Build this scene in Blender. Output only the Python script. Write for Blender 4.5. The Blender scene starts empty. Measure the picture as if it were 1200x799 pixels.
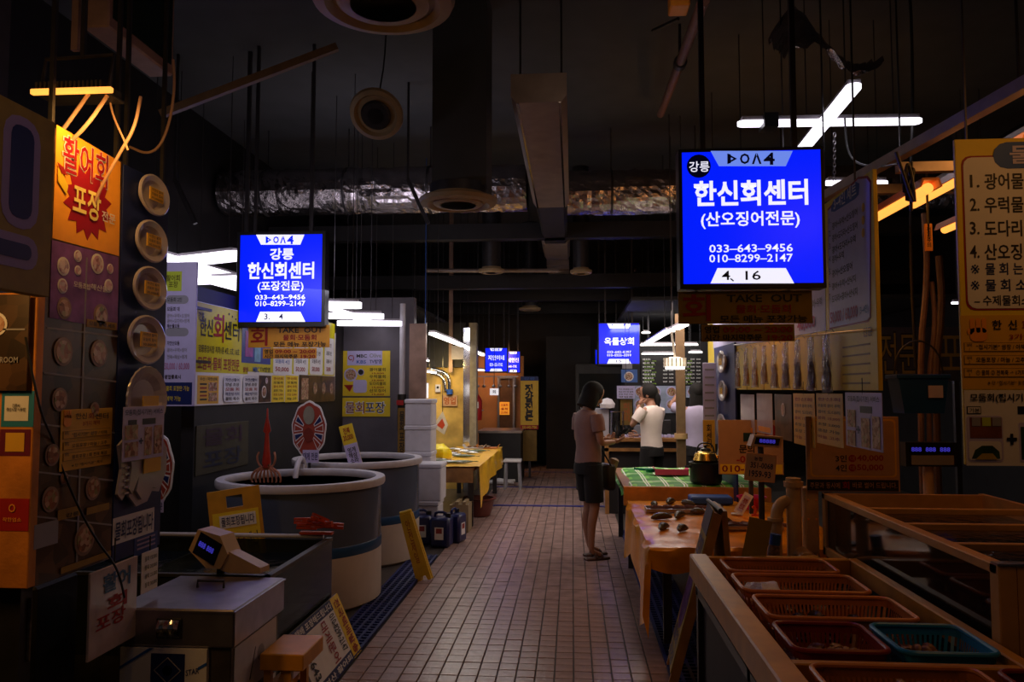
import bpy, bmesh, math, random
from mathutils import Vector, Matrix, noise
random.seed(7)
R = math.radians
C = bpy.context.scene.collection
# ------------------------------------------------------------------ camera
F = 920.0; CX, CY = 600.0, 399.5; VX, VY = 671.0, 455.0; EYE = 1.57
pitch = math.atan((VY-CY)/F); yaw = math.atan((VX-CX)/F*math.cos(pitch))
cd = bpy.data.cameras.new('camera'); cam = bpy.data.objects.new('camera', cd); C.objects.link(cam)
cd.sensor_width = 36; cd.lens = F/1200*36; cd.clip_start = .05; cd.clip_end = 100
cam.location = (0, 0, EYE); cam.rotation_euler = (R(90)+pitch, 0, yaw)
bpy.context.scene.camera = cam
# ------------------------------------------------------------------ world, exposure
w = bpy.data.worlds.new('world'); bpy.context.scene.world = w; w.use_nodes = True
w.node_tree.nodes['Background'].inputs[0].default_value = (.02, .02, .022, 1)
w.node_tree.nodes['Background'].inputs[1].default_value = .3
vs = bpy.context.scene.view_settings
vs.view_transform = 'Standard'; vs.look = 'None'; vs.exposure = 0.0; vs.gamma = 1
def area(loc, target, sx, sy, power, col, name='stall_or_added_lamp'):
    l = bpy.data.lights.new(name, 'AREA'); l.shape = 'RECTANGLE'; l.size = sx; l.size_y = sy
    l.energy = power; l.color = col
    o = bpy.data.objects.new(name, l); C.objects.link(o); o.location = loc
    o.rotation_euler = (Vector(target)-Vector(loc)).to_track_quat('-Z', 'Y').to_euler(); return o
WARM = (1, .42, .1); COOL = (.86, .82, 1); WHITE = (1, .93, .86)
area((1.7, 2.1, 2.7), (1.55, 2.9, .7), .7, .5, 2.0, WARM)              # off-frame heat lamp lighting the tank front
area((-2.75, 4.3, 2.6), (-2.72, 5.7, 1.8), .6, .3, 5, COOL)         # added lamp, hidden behind the poster panels, brightening the lilac menu board
area((2.0, 3.5, 2.62), (1.2, 3.5, .7), .9, .5, 2.4, WARM)             # heat lamps over the near right counter
area((1.2, 7.7, 2.25), (1.0, 7.8, 0), .5, .4, 5, (1, .9, .7))          # added unseen lamp to brighten the plaid table and pink tray
area((1.25, 5.5, 2.5), (.85, 5.9, .6), .8, .8, 8, WARM)              # over the yellow table
area((-2.1, 6.4, 2.4), (-2.3, 6.5, 0), .9, .9, 5.5, COOL)              # under the left stall tubes
area((-1.9, 8.0, 2.28), (-1.7, 7.8, 0), .9, .9, 2.5, COOL)
area((-2.0, 7.4, 2.9), (-1.7, 8.6, 3.8), .7, .5, 5, COOL)           # added uplight brightening the foil duct, imitating spill from the left tubes
area((1.7, 6.6, 2.7), (1.2, 8.8, 3.8), .5, .5, 5, WARM)  # added warm uplight to raise the highlights on the foil duct
area((-1.5, 10.3, 2.5), (-1.3, 10.3, 0), .8, 2.0, 30, WHITE)         # long tubes of the far left stall
area((-1.9, 11.5, 1.95), (-1.95, 12.3, 1.4), .3, .1, 6, (1, .72, .25))
area((1.0, 8.9, 2.5), (.8, 9.5, 0), 1.4, 1.0, 30, (1, .82, .7))       # far right stall
area((1.3, 12.2, 2.55), (1.3, 13.1, 1.6), 1.4, .3, 14, WHITE)
area((-1.45, 14.4, 2.2), (-1.45, 15.3, 1.0), .6, .3, 9, (1, .45, .14))
area((-1.62, 2.62, 2.53), (-1.85, 2.85, 2.25), .3, .12, 2.2, (1, .5, .12))   # flood lamp over the orange poster
area((-2.1, 1.7, 2.1), (-1.8, 2.5, 1.5), .2, .5, 5, (1, .5, .13))          # stall lamp out of frame beside the plank
area((-.9, 1.2, 3.2), (-1.7, 3.3, .7), .8, .5, 1.8, (1, .66, .54))       # near hall lamps behind the camera
area((0.2, 4.0, 3.6), (0.1, 6, 3.9), 1.0, 1.0, .8, (1, .7, .5))
# ------------------------------------------------------------------ pixel -> world
_Rm = Matrix.Rotation(yaw, 3, 'Z') @ Matrix.Rotation(R(90)+pitch, 3, 'X')
def P(px, py, x=None, y=None, z=None):
    d = _Rm @ Vector(((px-CX)/F, (CY-py)/F, -1.0))
    if y is not None: t = y/d.y
    elif x is not None: t = x/d.x
    else: t = (z-EYE)/d.z
    return Vector((0, 0, EYE)) + d*t
# ------------------------------------------------------------------ materials
MC = {}
def mat(name, col, rough=.55, metal=0., em=0., ecol=None, nz=.18, sc=14, bump=0., bsc=60, trans=0., alpha=1., ior=1.45, spec=.5):
    if name in MC: return MC[name]
    m = bpy.data.materials.new(name); m.use_nodes = True; nt = m.node_tree; N = nt.nodes; L = nt.links
    b = N['Principled BSDF']; b.inputs['Roughness'].default_value = rough; b.inputs['Metallic'].default_value = metal
    b.inputs['IOR'].default_value = ior; b.inputs['Specular IOR Level'].default_value = spec
    tc = N.new('ShaderNodeTexCoord')
    if nz > 0:
        n = N.new('ShaderNodeTexNoise'); n.inputs['Scale'].default_value = sc; n.inputs['Detail'].default_value = 5
        L.new(tc.outputs['Object'], n.inputs['Vector'])
        mr = N.new('ShaderNodeMapRange'); mr.inputs['From Min'].default_value = .3; mr.inputs['From Max'].default_value = .7
        mr.inputs['To Min'].default_value = 1-nz; mr.inputs['To Max'].default_value = 1+nz*.5; L.new(n.outputs[0], mr.inputs[0])
        vm = N.new('ShaderNodeVectorMath'); vm.operation = 'SCALE'; vm.inputs[0].default_value = col[:3]
        L.new(mr.outputs[0], vm.inputs['Scale']); L.new(vm.outputs[0], b.inputs['Base Color'])
        if em and ecol is None: L.new(vm.outputs[0], b.inputs['Emission Color'])
    else:
        b.inputs['Base Color'].default_value = (*col[:3], 1)
        if em and ecol is None: b.inputs['Emission Color'].default_value = (*col[:3], 1)
    if em:
        b.inputs['Emission Strength'].default_value = em
        if ecol: b.inputs['Emission Color'].default_value = (*ecol, 1)
    if trans: b.inputs['Transmission Weight'].default_value = trans
    if alpha < 1: b.inputs['Alpha'].default_value = alpha
    if bump:
        n2 = N.new('ShaderNodeTexNoise'); n2.inputs['Scale'].default_value = bsc; n2.inputs['Detail'].default_value = 4
        L.new(tc.outputs['Object'], n2.inputs['Vector'])
        bp = N.new('ShaderNodeBump'); bp.inputs['Strength'].default_value = bump; bp.inputs['Distance'].default_value = .01
        L.new(n2.outputs[0], bp.inputs['Height']); L.new(bp.outputs[0], b.inputs['Normal'])
    MC[name] = m; return m
def photo_mat(name, cols, sc=40):      # printed food photograph: patches of colour
    if name in MC: return MC[name]
    m = bpy.data.materials.new(name); m.use_nodes = True; nt = m.node_tree; N = nt.nodes; L = nt.links
    b = N['Principled BSDF']; b.inputs['Roughness'].default_value = .3
    tc = N.new('ShaderNodeTexCoord'); v = N.new('ShaderNodeTexVoronoi'); v.inputs['Scale'].default_value = sc
    L.new(tc.outputs['Object'], v.inputs['Vector'])
    cr = N.new('ShaderNodeValToRGB'); L.new(v.outputs['Color'], cr.inputs[0])
    e = cr.color_ramp.elements
    while len(e) < len(cols): e.new(.5)
    for i, c in enumerate(cols): e[i].position = i/(len(cols)-1)*.8+.1; e[i].color = (*c, 1)
    L.new(cr.outputs[0], b.inputs['Base Color']); MC[name] = m; return m
# ------------------------------------------------------------------ mesh builder
class B:
    def __init__(s): s.v = []; s.f = []
    def add(s, vs, fs):
        n = len(s.v); s.v += [tuple(v) for v in vs]; s.f += [tuple(i+n for i in f) for f in fs]; return s
    def box(s, x0, x1, y0, y1, z0, z1, M=None):
        v = [Vector((x, y, z)) for x in (x0, x1) for y in (y0, y1) for z in (z0, z1)]
        if M: v = [M @ p for p in v]
        return s.add(v, [(0,1,3,2), (4,6,7,5), (0,4,5,1), (2,3,7,6), (0,2,6,4), (1,5,7,3)])
    def bbox(s, x0, x1, y0, y1, z0, z1, r=.01, M=None):     # box with chamfered edges
        pts = []
        for x, sx in ((x0,1),(x1,-1)):
            for y, sy in ((y0,1),(y1,-1)):
                for z, sz in ((z0,1),(z1,-1)):
                    pts += [Vector((x+sx*r, y+sy*r, z)), Vector((x+sx*r, y, z+sz*r)), Vector((x, y+sy*r, z+sz*r))]
        if M: pts = [M @ p for p in pts]
        bm = bmesh.new(); [bm.verts.new(p) for p in pts]
        bmesh.ops.convex_hull(bm, input=bm.verts); bm.verts.ensure_lookup_table(); bm.verts.index_update()
        vs = [v.co.copy() for v in bm.verts]; fs = [tuple(v.index for v in f.verts) for f in bm.faces]; bm.free()
        return s.add(vs, fs)
    def bar(s, a, b, w, h=None):          # square bar between two points
        a = Vector(a); b = Vector(b); d = b-a; h = h or w
        q = d.to_track_quat('Z', 'Y' if abs(d.normalized().y) < .9 else 'X').to_matrix().to_4x4()
        return s.box(-w/2, w/2, -h/2, h/2, 0, d.length, Matrix.Translation(a) @ q)
    def cyl(s, a, b, r0, r1=None, n=16, cap=True):
        a = Vector(a); b = Vector(b); r1 = r0 if r1 is None else r1; d = b-a
        q = d.to_track_quat('Z', 'Y'); vs = []
        for c, r in ((a, r0), (b, r1)):
            for i in range(n): t = 2*math.pi*i/n; vs.append(c + q @ Vector((r*math.cos(t), r*math.sin(t), 0)))
        fs = [(i, (i+1) % n, n+(i+1) % n, n+i) for i in range(n)]
        if cap: fs += [tuple(range(n))[::-1], tuple(range(n, 2*n))]
        return s.add(vs, fs)
    def tube(s, pts, r, n=8, closed=False, smooth=0):
        pts = [Vector(p) for p in pts]
        if smooth:
            for _ in range(smooth):
                q = [pts[0]] if not closed else []
                for i in range(len(pts)-(0 if closed else 1)):
                    a, b = pts[i], pts[(i+1) % len(pts)]; q += [a*.75+b*.25, a*.25+b*.75]
                if not closed: q.append(pts[-1])
                pts = q
        m = len(pts); vs = []; ref = None
        rs = r if isinstance(r, (list, tuple)) else [r]*m
        for i, p in enumerate(pts):
            if closed: t = (pts[(i+1) % m]-pts[i-1]).normalized()
            else: t = (pts[min(i+1, m-1)]-pts[max(i-1, 0)]).normalized()
            if ref is None: ref = t.orthogonal().normalized()
            ref = (ref - t*ref.dot(t)).normalized(); bi = t.cross(ref)
            rr = rs[min(int(i*len(rs)/m), len(rs)-1)] if len(rs) != m else rs[i]
            for k in range(n): a = 2*math.pi*k/n; vs.append(p+ref*rr*math.cos(a)+bi*rr*math.sin(a))
        fs = []
        for i in range(m if closed else m-1):
            j = (i+1) % m
            for k in range(n): l = (k+1) % n; fs.append((i*n+k, i*n+l, j*n+l, j*n+k))
        if not closed: fs += [tuple(range(n))[::-1], tuple(range((m-1)*n, m*n))]
        return s.add(vs, fs)
    def lathe(s, prof, n=32, c=(0,0,0), sx=1, sy=1, M=None):
        vs = []; c = Vector(c)
        for r, z in prof:
            for i in range(n): t = 2*math.pi*i/n; vs.append(c+Vector((r*sx*math.cos(t), r*sy*math.sin(t), z)))
        if M: vs = [M @ v for v in vs]
        fs = []
        for j in range(len(prof)-1):
            for i in range(n): k = (i+1) % n; fs.append((j*n+i, j*n+k, (j+1)*n+k, (j+1)*n+i))
        if prof[0][0] > 1e-4: fs.append(tuple(range(n))[::-1])
        if prof[-1][0] > 1e-4: fs.append(tuple(range((len(prof)-1)*n, len(prof)*n)))
        return s.add(vs, fs)
    def ball(s, c, rx, ry=None, rz=None, n=14, M=None, rough=0):
        ry = rx if ry is None else ry; rz = rx if rz is None else rz; c = Vector(c); vs = [Vector((0,0,-rz))]; h = n//2
        for j in range(1, h):
            f = math.pi*j/h
            for i in range(n): t = 2*math.pi*i/n; vs.append(Vector((rx*math.sin(f)*math.cos(t), ry*math.sin(f)*math.sin(t), -rz*math.cos(f))))
        vs.append(Vector((0,0,rz)))
        if rough: vs = [v*(1+rough*noise.noise((v+c)*18/(1))) for v in vs]
        if M: vs = [M @ v for v in vs]
        vs = [v+c for v in vs]; fs = []
        for i in range(n): fs.append((0, 1+(i+1) % n, 1+i))
        for j in range(h-2):
            for i in range(n): k = (i+1) % n; a = 1+j*n; fs.append((a+i, a+k, a+n+k, a+n+i))
        a = 1+(h-2)*n; t = len(vs)-1
        for i in range(n): fs.append((a+i, a+(i+1) % n, t))
        return s.add(vs, fs)
    def prism(s, poly, y0, y1, M=None):     # poly in x,z extruded along y
        n = len(poly); vs = [Vector((x, y0, z)) for x, z in poly]+[Vector((x, y1, z)) for x, z in poly]
        if M: vs = [M @ v for v in vs]
        return s.add(vs, [tuple(range(n)), tuple(range(n, 2*n))[::-1]]+[(i, n+i, n+(i+1) % n, (i+1) % n) for i in range(n)])
    def grid(s, x0, x1, y0, y1, fn, nx=20, ny=20):
        vs = [Vector(fn(x0+(x1-x0)*i/nx, y0+(y1-y0)*j/ny)) for j in range(ny+1) for i in range(nx+1)]
        return s.add(vs, [(j*(nx+1)+i, j*(nx+1)+i+1, (j+1)*(nx+1)+i+1, (j+1)*(nx+1)+i) for j in range(ny) for i in range(nx)])
    def mesh(s, name, m, smooth=False, fix=True):
        me = bpy.data.meshes.new(name); me.from_pydata(s.v, [], s.f)
        if fix:
            bm = bmesh.new(); bm.from_mesh(me); bmesh.ops.recalc_face_normals(bm, faces=bm.faces); bm.to_mesh(me); bm.free()
        if m: me.materials.append(m)
        if smooth:
            me.polygons.foreach_set('use_smooth', [True]*len(me.polygons)); me.set_sharp_from_angle(angle=R(38))
        return me
def link(name, me, parent=None, loc=(0,0,0), rot=(0,0,0)):
    o = bpy.data.objects.new(name, me); C.objects.link(o); o.location = loc; o.rotation_euler = rot
    if parent: o.parent = parent
    return o
def part(name, b, m, parent, smooth=False, loc=(0,0,0), rot=(0,0,0), label=None, kind=None):
    o = link(name, b.mesh(name, m, smooth), parent, loc, rot)
    if label: o['label'] = label
    if kind: o['kind'] = kind
    return o
def thing(name, label, cat, loc=(0,0,0), rz=0, group=None, rot=None):
    o = link(name, None, None, loc, rot or (0, 0, rz)); o.empty_display_size = .1
    o['label'] = label; o['category'] = cat
    if group: o['group'] = group
    return o
def solo(name, b, m, label, cat, loc=(0,0,0), rot=(0,0,0), smooth=False, group=None, kind=None):
    o = link(name, b.mesh(name, m, smooth), None, loc, rot); o['label'] = label; o['category'] = cat
    if group: o['group'] = group
    if kind: o['kind'] = kind
    return o
def struct(name, b, m, smooth=False, parent=None):
    o = link(name, b.mesh(name, m, smooth), parent); 
    if not parent: o['kind'] = 'structure'
    return o
def copy_tree(o, parent=None):
    c = o.copy(); C.objects.link(c); c.parent = parent
    for ch in list(o.children): copy_tree(ch, c)
    return c
# ------------------------------------------------------------------ lettering
TC = {}
_tc = bpy.data.curves.new('t', 'FONT'); _to = bpy.data.objects.new('t', _tc)
def glyphs(s, bold=0.0):
    k = (s, bold)
    if k in TC: return TC[k]
    c = _tc; c.body = s; c.resolution_u = 2; c.offset = bold; c.align_x = 'CENTER'; c.space_line = .95
    me = bpy.data.meshes.new_from_object(_to)
    vs = [(v.co.x, v.co.y) for v in me.vertices]; fs = [tuple(p.vertices) for p in me.polygons]
    bpy.data.meshes.remove(me)
    if not vs: TC[k] = ([], [], 1); return TC[k]
    x0 = min(v[0] for v in vs); x1 = max(v[0] for v in vs); y0 = min(v[1] for v in vs); y1 = max(v[1] for v in vs)
    TC[k] = ([((x-x0)/(x1-x0), (y-y0)/(y1-y0)) for x, y in vs], fs, (x1-x0)/(y1-y0)); return TC[k]
class Board:
    """flat board; face towards local -y; u right, w up in its own frame (origin: centre of face)"""
    def __init__(s, name, label, cat, pxs, pys, m, x=None, y=None, th=.012, group=None, bev=0, rim=None):
        s.x, s.y = x, y
        s.rz = 0 if y is not None else (R(90) if x < 0 else R(-90))
        pm = (sum(pxs)/2, sum(pys)/2)
        a = s._w(pxs[0], pm[1]); b = s._w(pxs[1], pm[1]); t = s._w(pm[0], pys[0]); d = s._w(pm[0], pys[1])
        s.o = Vector(((a.x+b.x)/2, (a.y+b.y)/2, (t.z+d.z)/2)); s.inv = Matrix.Rotation(-s.rz, 3, 'Z')
        ua = (s.inv @ (a-s.o)).x; ub = (s.inv @ (b-s.o)).x
        s.W = ub-ua; s.H = t.z-d.z
        bb = B(); bb.bbox(-s.W/2, s.W/2, 0, th, -s.H/2, s.H/2, min(.002, th/3))
        s.ob = link(name, bb.mesh(name, m), None, s.o, (0, 0, s.rz)); s.ob['label'] = label; s.ob['category'] = cat
        if group: s.ob['group'] = group
    def _w(s, px, py): return P(px, py, x=s.x, y=s.y)
    def uv(s, px, py): p = s.inv @ (s._w(px, py)-s.o); return p.x, p.z
    def bx(s, x0, y0, x1, y1):
        mx, my = (x0+x1)/2, (y0+y1)/2
        return s.uv(x0, my)[0], s.uv(mx, y1)[1], s.uv(x1, my)[0], s.uv(mx, y0)[1]
    def put(s, name, b, m, smooth=False, label=None): return part(name, b, m, s.ob, smooth, label=label)
    def rect(s, x0, y0, x1, y1, m, d=1, name='panel', r=0, label=None):
        u0, w0, u1, w1 = s.bx(x0, y0, x1, y1); b = B(); dd = d*.0016; k = min(u1-u0, w1-w0)*r
        if r:
            pl = []
            for cx, cz, a0 in ((u1-k, w1-k, 0), (u0+k, w1-k, 90), (u0+k, w0+k, 180), (u1-k, w0+k, 270)):
                pl += [(cx+k*math.cos(R(a0+t)), cz+k*math.sin(R(a0+t))) for t in (0, 30, 60, 90)]
            b.prism(pl, -dd, -dd+.0012)
        else: b.box(u0, u1, -dd, -dd+.0012, w0, w1)
        return s.put(name, b, m, label=label)
    def poly(s, pts, m, d=1, name='panel'):
        b = B(); b.prism([s.uv(*p) for p in pts], -d*.0016, -d*.0016+.0012); return s.put(name, b, m)
    def disc(s, px, py, rpx, m, d=1, name='picture', sq=1):
        u, w_ = s.uv(px, py); r = abs(s.uv(px, py-rpx)[1]-w_); b = B(); n = 20
        b.prism([(u+r*sq*math.cos(2*math.pi*i/n), w_+r*math.sin(2*math.pi*i/n)) for i in range(n)], -d*.0016, -d*.0016+.0012)
        return s.put(name, b, m)
    def text(s, t, x0, y0, x1, y1, m, d=3, bold=.02, name='lettering', slant=0):
        u0, w0, u1, w1 = s.bx(x0, y0, x1, y1); g, f, asp = glyphs(t, bold)
        me = bpy.data.meshes.new(name); me.from_pydata([(u0+(u1-u0)*a, -d*.0016, w0+(w1-w0)*c) for a, c in g], [], f); me.materials.append(m)
        return link(name, me, s.ob)
    def vtext(s, t, *a, **k): return s.text('\n'.join(t), *a, **k)
    def dish(s, px, py, r, food, d=2, rim=None):
        s.disc(px, py, r, rim or MC['print_white'], d, 'printed_plate'); s.disc(px, py, r*.78, food, d+1, 'printed_food')
# ------------------------------------------------------------------ palette
yel = mat('print_yellow', (.85, .62, .03), .45, nz=.06); yel2 = mat('print_deep_yellow', (.75, .42, .04), .45, nz=.06)
wht = mat('print_white', (.8, .78, .8), .45, nz=.05); red = mat('print_red', (.32, .008, .01), .5, nz=0)
navy = mat('print_navy', (.01, .02, .12), .45, nz=.05); blk = mat('print_black', (.012, .01, .012), .5, nz=0)
bluep = mat('print_blue', (.02, .09, .4), .45, nz=0); lilac = mat('print_lilac', (.55, .5, .8), .45, nz=.05)
orangep = mat('print_orange', (.9, .33, .03), .45, nz=.08); grn = mat('print_green', (.5, .6, .03), .5, nz=0); greyp = mat('print_grey', (.3, .29, .34), .5, nz=.05)
food = photo_mat('printed_food', [(.1,.03,.015), (.35,.12,.06), (.6,.4,.3), (.2,.22,.06)], 60)
food2 = photo_mat('printed_sashimi', [(.3,.12,.2), (.6,.35,.5), (.8,.7,.8), (.2,.1,.3)], 70)
foodd = photo_mat('printed_dark_table', [(.02,.012,.01), (.07,.035,.02), (.12,.06,.03)], 14)
wood = mat('plywood', (.32, .15, .045), .5, nz=.35, sc=9, bump=.15)
owood = mat('orange_wood', (.72, .26, .04), .5, nz=.4, sc=5, bump=.2)
steel = mat('stainless_steel', (.42, .39, .42), .3, .9, nz=.25, sc=9, bump=.04)
dsteel = mat('dark_steel', (.06, .055, .06), .45, .6, nz=.2)
chrome = mat('chrome', (.8, .8, .8), .12, 1, nz=0)
black = mat('black_plastic', (.012, .012, .013), .4, nz=.1)
dark = mat('sooty_paint', (.03, .028, .029), .85, nz=.3, sc=6)
foam = mat('white_styrofoam', (.62, .6, .66), .8, nz=.08, bump=.1, bsc=120)
frp = mat('white_fibreglass', (.62, .56, .5), .45, nz=.1, sc=5)
rimw = mat('white_tank_rim', (.6, .57, .62), .4, nz=.1)
ivory = mat('ivory_plastic', (.62, .42, .26), .45, nz=.1)
pvc = mat('cream_pvc', (.6, .38, .18), .45, nz=.15)
cable = mat('black_cable', (.015, .013, .013), .5, nz=0)
pcable = mat('pale_cable', (.5, .3, .2), .5, nz=0)
acryl = mat('smoky_acrylic', (.08, .09, .07), .08, nz=0, trans=.8, ior=1.15)
water = mat('tank_water', (.05, .08, .1), .04, nz=0, trans=.5, bump=.5, bsc=14, ior=1.33)
wetsheet = mat('yellow_tarpaulin', (.9, .32, .004), .24, nz=.3, sc=5, bump=.35, bsc=9)
foil = mat('foil_wrap', (.5, .44, .45), .26, 1., nz=.3, sc=8, bump=1.0, bsc=22)
skin = mat('skin', (.4, .2, .13), .55, nz=.06); hairm = mat('black_hair', (.006, .005, .005), .8, nz=.2, sc=40)
# ------------------------------------------------------------------ structure
grout = mat('dark_grout', (.02, .014, .014), .5, nz=.3)
b = B(); b.box(-4.2, 5.2, -2.2, 17.2, -.15, -.012); floor = struct('floor', b, grout)
conc = mat('wet_concrete', (.07, .06, .055), .35, nz=.4, sc=3, bump=.3)
b = B(); b.box(-4.2, -1.27, -2.2, 17.2, -.012, -.002); b.box(.52, 5.2, -2.2, 17.2, -.012, -.002); part('screed', b, conc, floor)
tilem = mat('pink_floor_tile', (.38, .25, .225), .26, nz=.28, sc=7, bump=.3, bsc=26)
strip = mat('blue_floor_strip', (.03, .03, .2), .5, nz=.2)
S = .105; X0 = -1.262; G = .0035
def tile_b(): return B().bbox(-S/2+G, S/2-G, -S/2+.0022, S/2-.0022, -.012, 0, .0018)
tm = tile_b().mesh('tile', tilem); cnt = 0; rest = B(); gaps = [10.65, 12.65, 14.9]
for j in range(118):
    yy = 3.9 + j*S
    if any(abs(yy-g) < S*.55 for g in gaps): continue
    for i in range(17):
        xx = X0 + (i+.5)*S + .0
        dz = random.uniform(-.0012, .0012)
        if 4.1 < yy and cnt < 300:
            link('tile', tm, floor, (xx, yy, dz), (random.uniform(-.004, .004), random.uniform(-.004, .004), 0)); cnt += 1
        else: rest.box(xx-S/2+G, xx+S/2-G, yy-S/2+.0022, yy+S/2-.0022, -.012, dz)
part('tile_field', rest, tilem, floor, kind='stuff')
for g in gaps: part('joint_strip', B().box(X0, X0+17*S, g-.05, g+.05, -.012, .002), strip, floor)
matm = mat('blue_rubber_mat', (.012, .02, .14), .6, nz=.3, sc=20)
def rubber_mat(x0, x1, y0, y1, label):
    b = B(); nx = int((x1-x0)/.055); ny = int((y1-y0)/.055)
    for j in range(ny+1): b.box(x0, x1, y0+j*.055-.009, y0+j*.055+.009, 0, .014)
    for i in range(nx+1): b.box(x0+i*.055-.009, x0+i*.055+.009, y0, y1, 0, .016)
    solo('floor_mat', b, matm, label, 'mat', kind=None)
rubber_mat(-1.5, -1.27, 3.3, 7.4, 'blue open-grid rubber mat along the left edge of the tiled aisle')
rubber_mat(.53, .82, 3.3, 8.8, 'blue open-grid rubber mat along the right edge of the aisle under the counters')
rubber_mat(-1.5, -1.27, 8.05, 9.2, 'short blue rubber mat between the jerrycans and the red-brown basin')
ceilm = mat('black_ceiling_paint', (.075, .075, .08), .95, nz=.1, sc=4)
struct('ceiling', B().box(-4.2, 5.2, -2.2, 17.2, 4.55, 4.7), ceilm)
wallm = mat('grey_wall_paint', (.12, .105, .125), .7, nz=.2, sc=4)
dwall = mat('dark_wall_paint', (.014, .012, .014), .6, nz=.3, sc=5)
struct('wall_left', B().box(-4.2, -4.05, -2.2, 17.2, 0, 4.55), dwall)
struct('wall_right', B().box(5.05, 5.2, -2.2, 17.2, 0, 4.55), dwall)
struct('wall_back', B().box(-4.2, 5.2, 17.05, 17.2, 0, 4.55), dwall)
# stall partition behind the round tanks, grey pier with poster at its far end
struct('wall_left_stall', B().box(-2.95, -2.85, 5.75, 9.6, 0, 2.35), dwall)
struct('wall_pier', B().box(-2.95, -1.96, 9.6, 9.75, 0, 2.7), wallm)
# brown steel column and pale pipe beside the pier
col = mat('brown_steel_column', (.3, .19, .15), .45, .3, nz=.3, sc=6)
b = B(); b.box(-1.94, -1.78, 9.35, 9.5, 0, 2.35); b.box(-1.96, -1.76, 9.33, 9.36, 0, 2.35); solo('steel_column', b, col, 'brown steel column standing between the grey pier and the yellow-lit stall', 'column')
t = thing('water_pipe', 'pale vertical water pipe running down the grey pier beside the brown column', 'pipe', (-2.06, 9.4, 0))
part('pipe', B().cyl((0,0,1.5), (0,0,2.6), .035), rimw, t, True); part('pipe_insulation', B().cyl((0,0,1.05), (0,0,1.5), .055), black, t, True)
part('tap', B().cyl((0,0,1.4), (0,-.1,1.4), .02).box(-.04,.04,-.12,-.1,1.37,1.43), red, t); part('lower_pipe', B().cyl((0,0,0), (0,0,1.05), .03), rimw, t, True)
# ceiling trunk: glossy near casing, then dark continuation
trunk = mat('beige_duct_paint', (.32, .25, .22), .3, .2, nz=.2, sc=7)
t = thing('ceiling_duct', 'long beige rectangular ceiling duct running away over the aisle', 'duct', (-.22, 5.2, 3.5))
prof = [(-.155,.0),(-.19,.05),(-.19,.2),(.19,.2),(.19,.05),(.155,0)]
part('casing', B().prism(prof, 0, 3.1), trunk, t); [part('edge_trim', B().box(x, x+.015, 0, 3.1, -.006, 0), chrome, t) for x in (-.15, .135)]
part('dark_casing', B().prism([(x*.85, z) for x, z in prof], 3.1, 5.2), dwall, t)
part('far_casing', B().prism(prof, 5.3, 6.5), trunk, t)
for k in range(5): part('coupling', B().box(-.17, .17, 6.8+k*.75, 7.2+k*.75, -.04+.02*k, .2), trunk, t)
[part('hanger_rod', B().cyl((x, y, .2), (x, y, 1.05), .008, n=6), dsteel, t) for x in (-.15, .15) for y in (.4, 2.6, 5.0)]
# foil duct crossing the hall
def foilduct(name, label, x0, x1, y, z, r, seed):
    b = B(); nx = int((x1-x0)/.045); n = 40; vs = []
    for i in range(nx+1):
        x = x0+(x1-x0)*i/nx; joint = abs(((x*1.0+seed) % .95)-.47) < .03
        for k in range(n):
            a = 2*math.pi*k/n; v = Vector((x, math.cos(a), math.sin(a)))
            rr = r*(1+.05*noise.noise(Vector((x*3, v.y*3, v.z*3+seed)))+.05*noise.noise(Vector((x*12, v.y*4, v.z*4+seed)))+.03*noise.noise(Vector((x*25, v.y*12, v.z*12)))) - (.04*r if joint else 0)
            vs.append((x, y+v.y*rr, z+v.z*rr))
    b.add(vs, [(i*n+k, i*n+(k+1) % n, (i+1)*n+(k+1) % n, (i+1)*n+k) for i in range(nx) for k in range(n)])
    o = solo(name, b, foil, label, 'duct'); 
    for i in range(max(1, int((x1-x0)/.95))):
        x = x0+min(.5, (x1-x0)/2)+i*.95; part('strap', B().lathe([(r*1.04, -.012), (r*1.04, .012)], 32, M=Matrix.Translation((x, y, z)) @ Matrix.Rotation(R(90), 4, 'Y')), dsteel, o)
        part('hanger', B().cyl((x, y, z+r), (x, y, 4.55), .007, n=6), dsteel, o)
foilduct('foil_duct', 'crinkled silver foil-wrapped air duct crossing the hall on the left of the beige duct', -4.0, -.5, 8.7, 3.82, .26, 0)
foilduct('foil_duct', 'crinkled foil-wrapped air duct crossing the hall on the right, ending by the large lit sign', -.05, 4.9, 8.9, 3.8, .25, 5)
foilduct('foil_duct', 'short foil-wrapped duct far back, low to the left of the large lit sign', 1.1, 1.75, 13.85, 3.4, .3, 9)
foilduct('foil_duct', 'yellowish foil-wrapped duct high in the top right corner', 1.75, 4.9, 4.2, 3.9, .2, 3)
# crumpled foil scrap
b = B(); b.grid(0, 1, 0, 1, lambda u, v: (1.33+.6*u, 4.9+.4*v, 3.62+.1*math.sin(6*u)+.22*v+.07*noise.noise(Vector((u*7, v*7, 0)))+.22*(1-abs(2*u-.6))*v), 26, 16)
solo('foil_scrap', b, foil, 'crumpled piece of torn foil hanging above the white cross lamp', 'foil')
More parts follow.
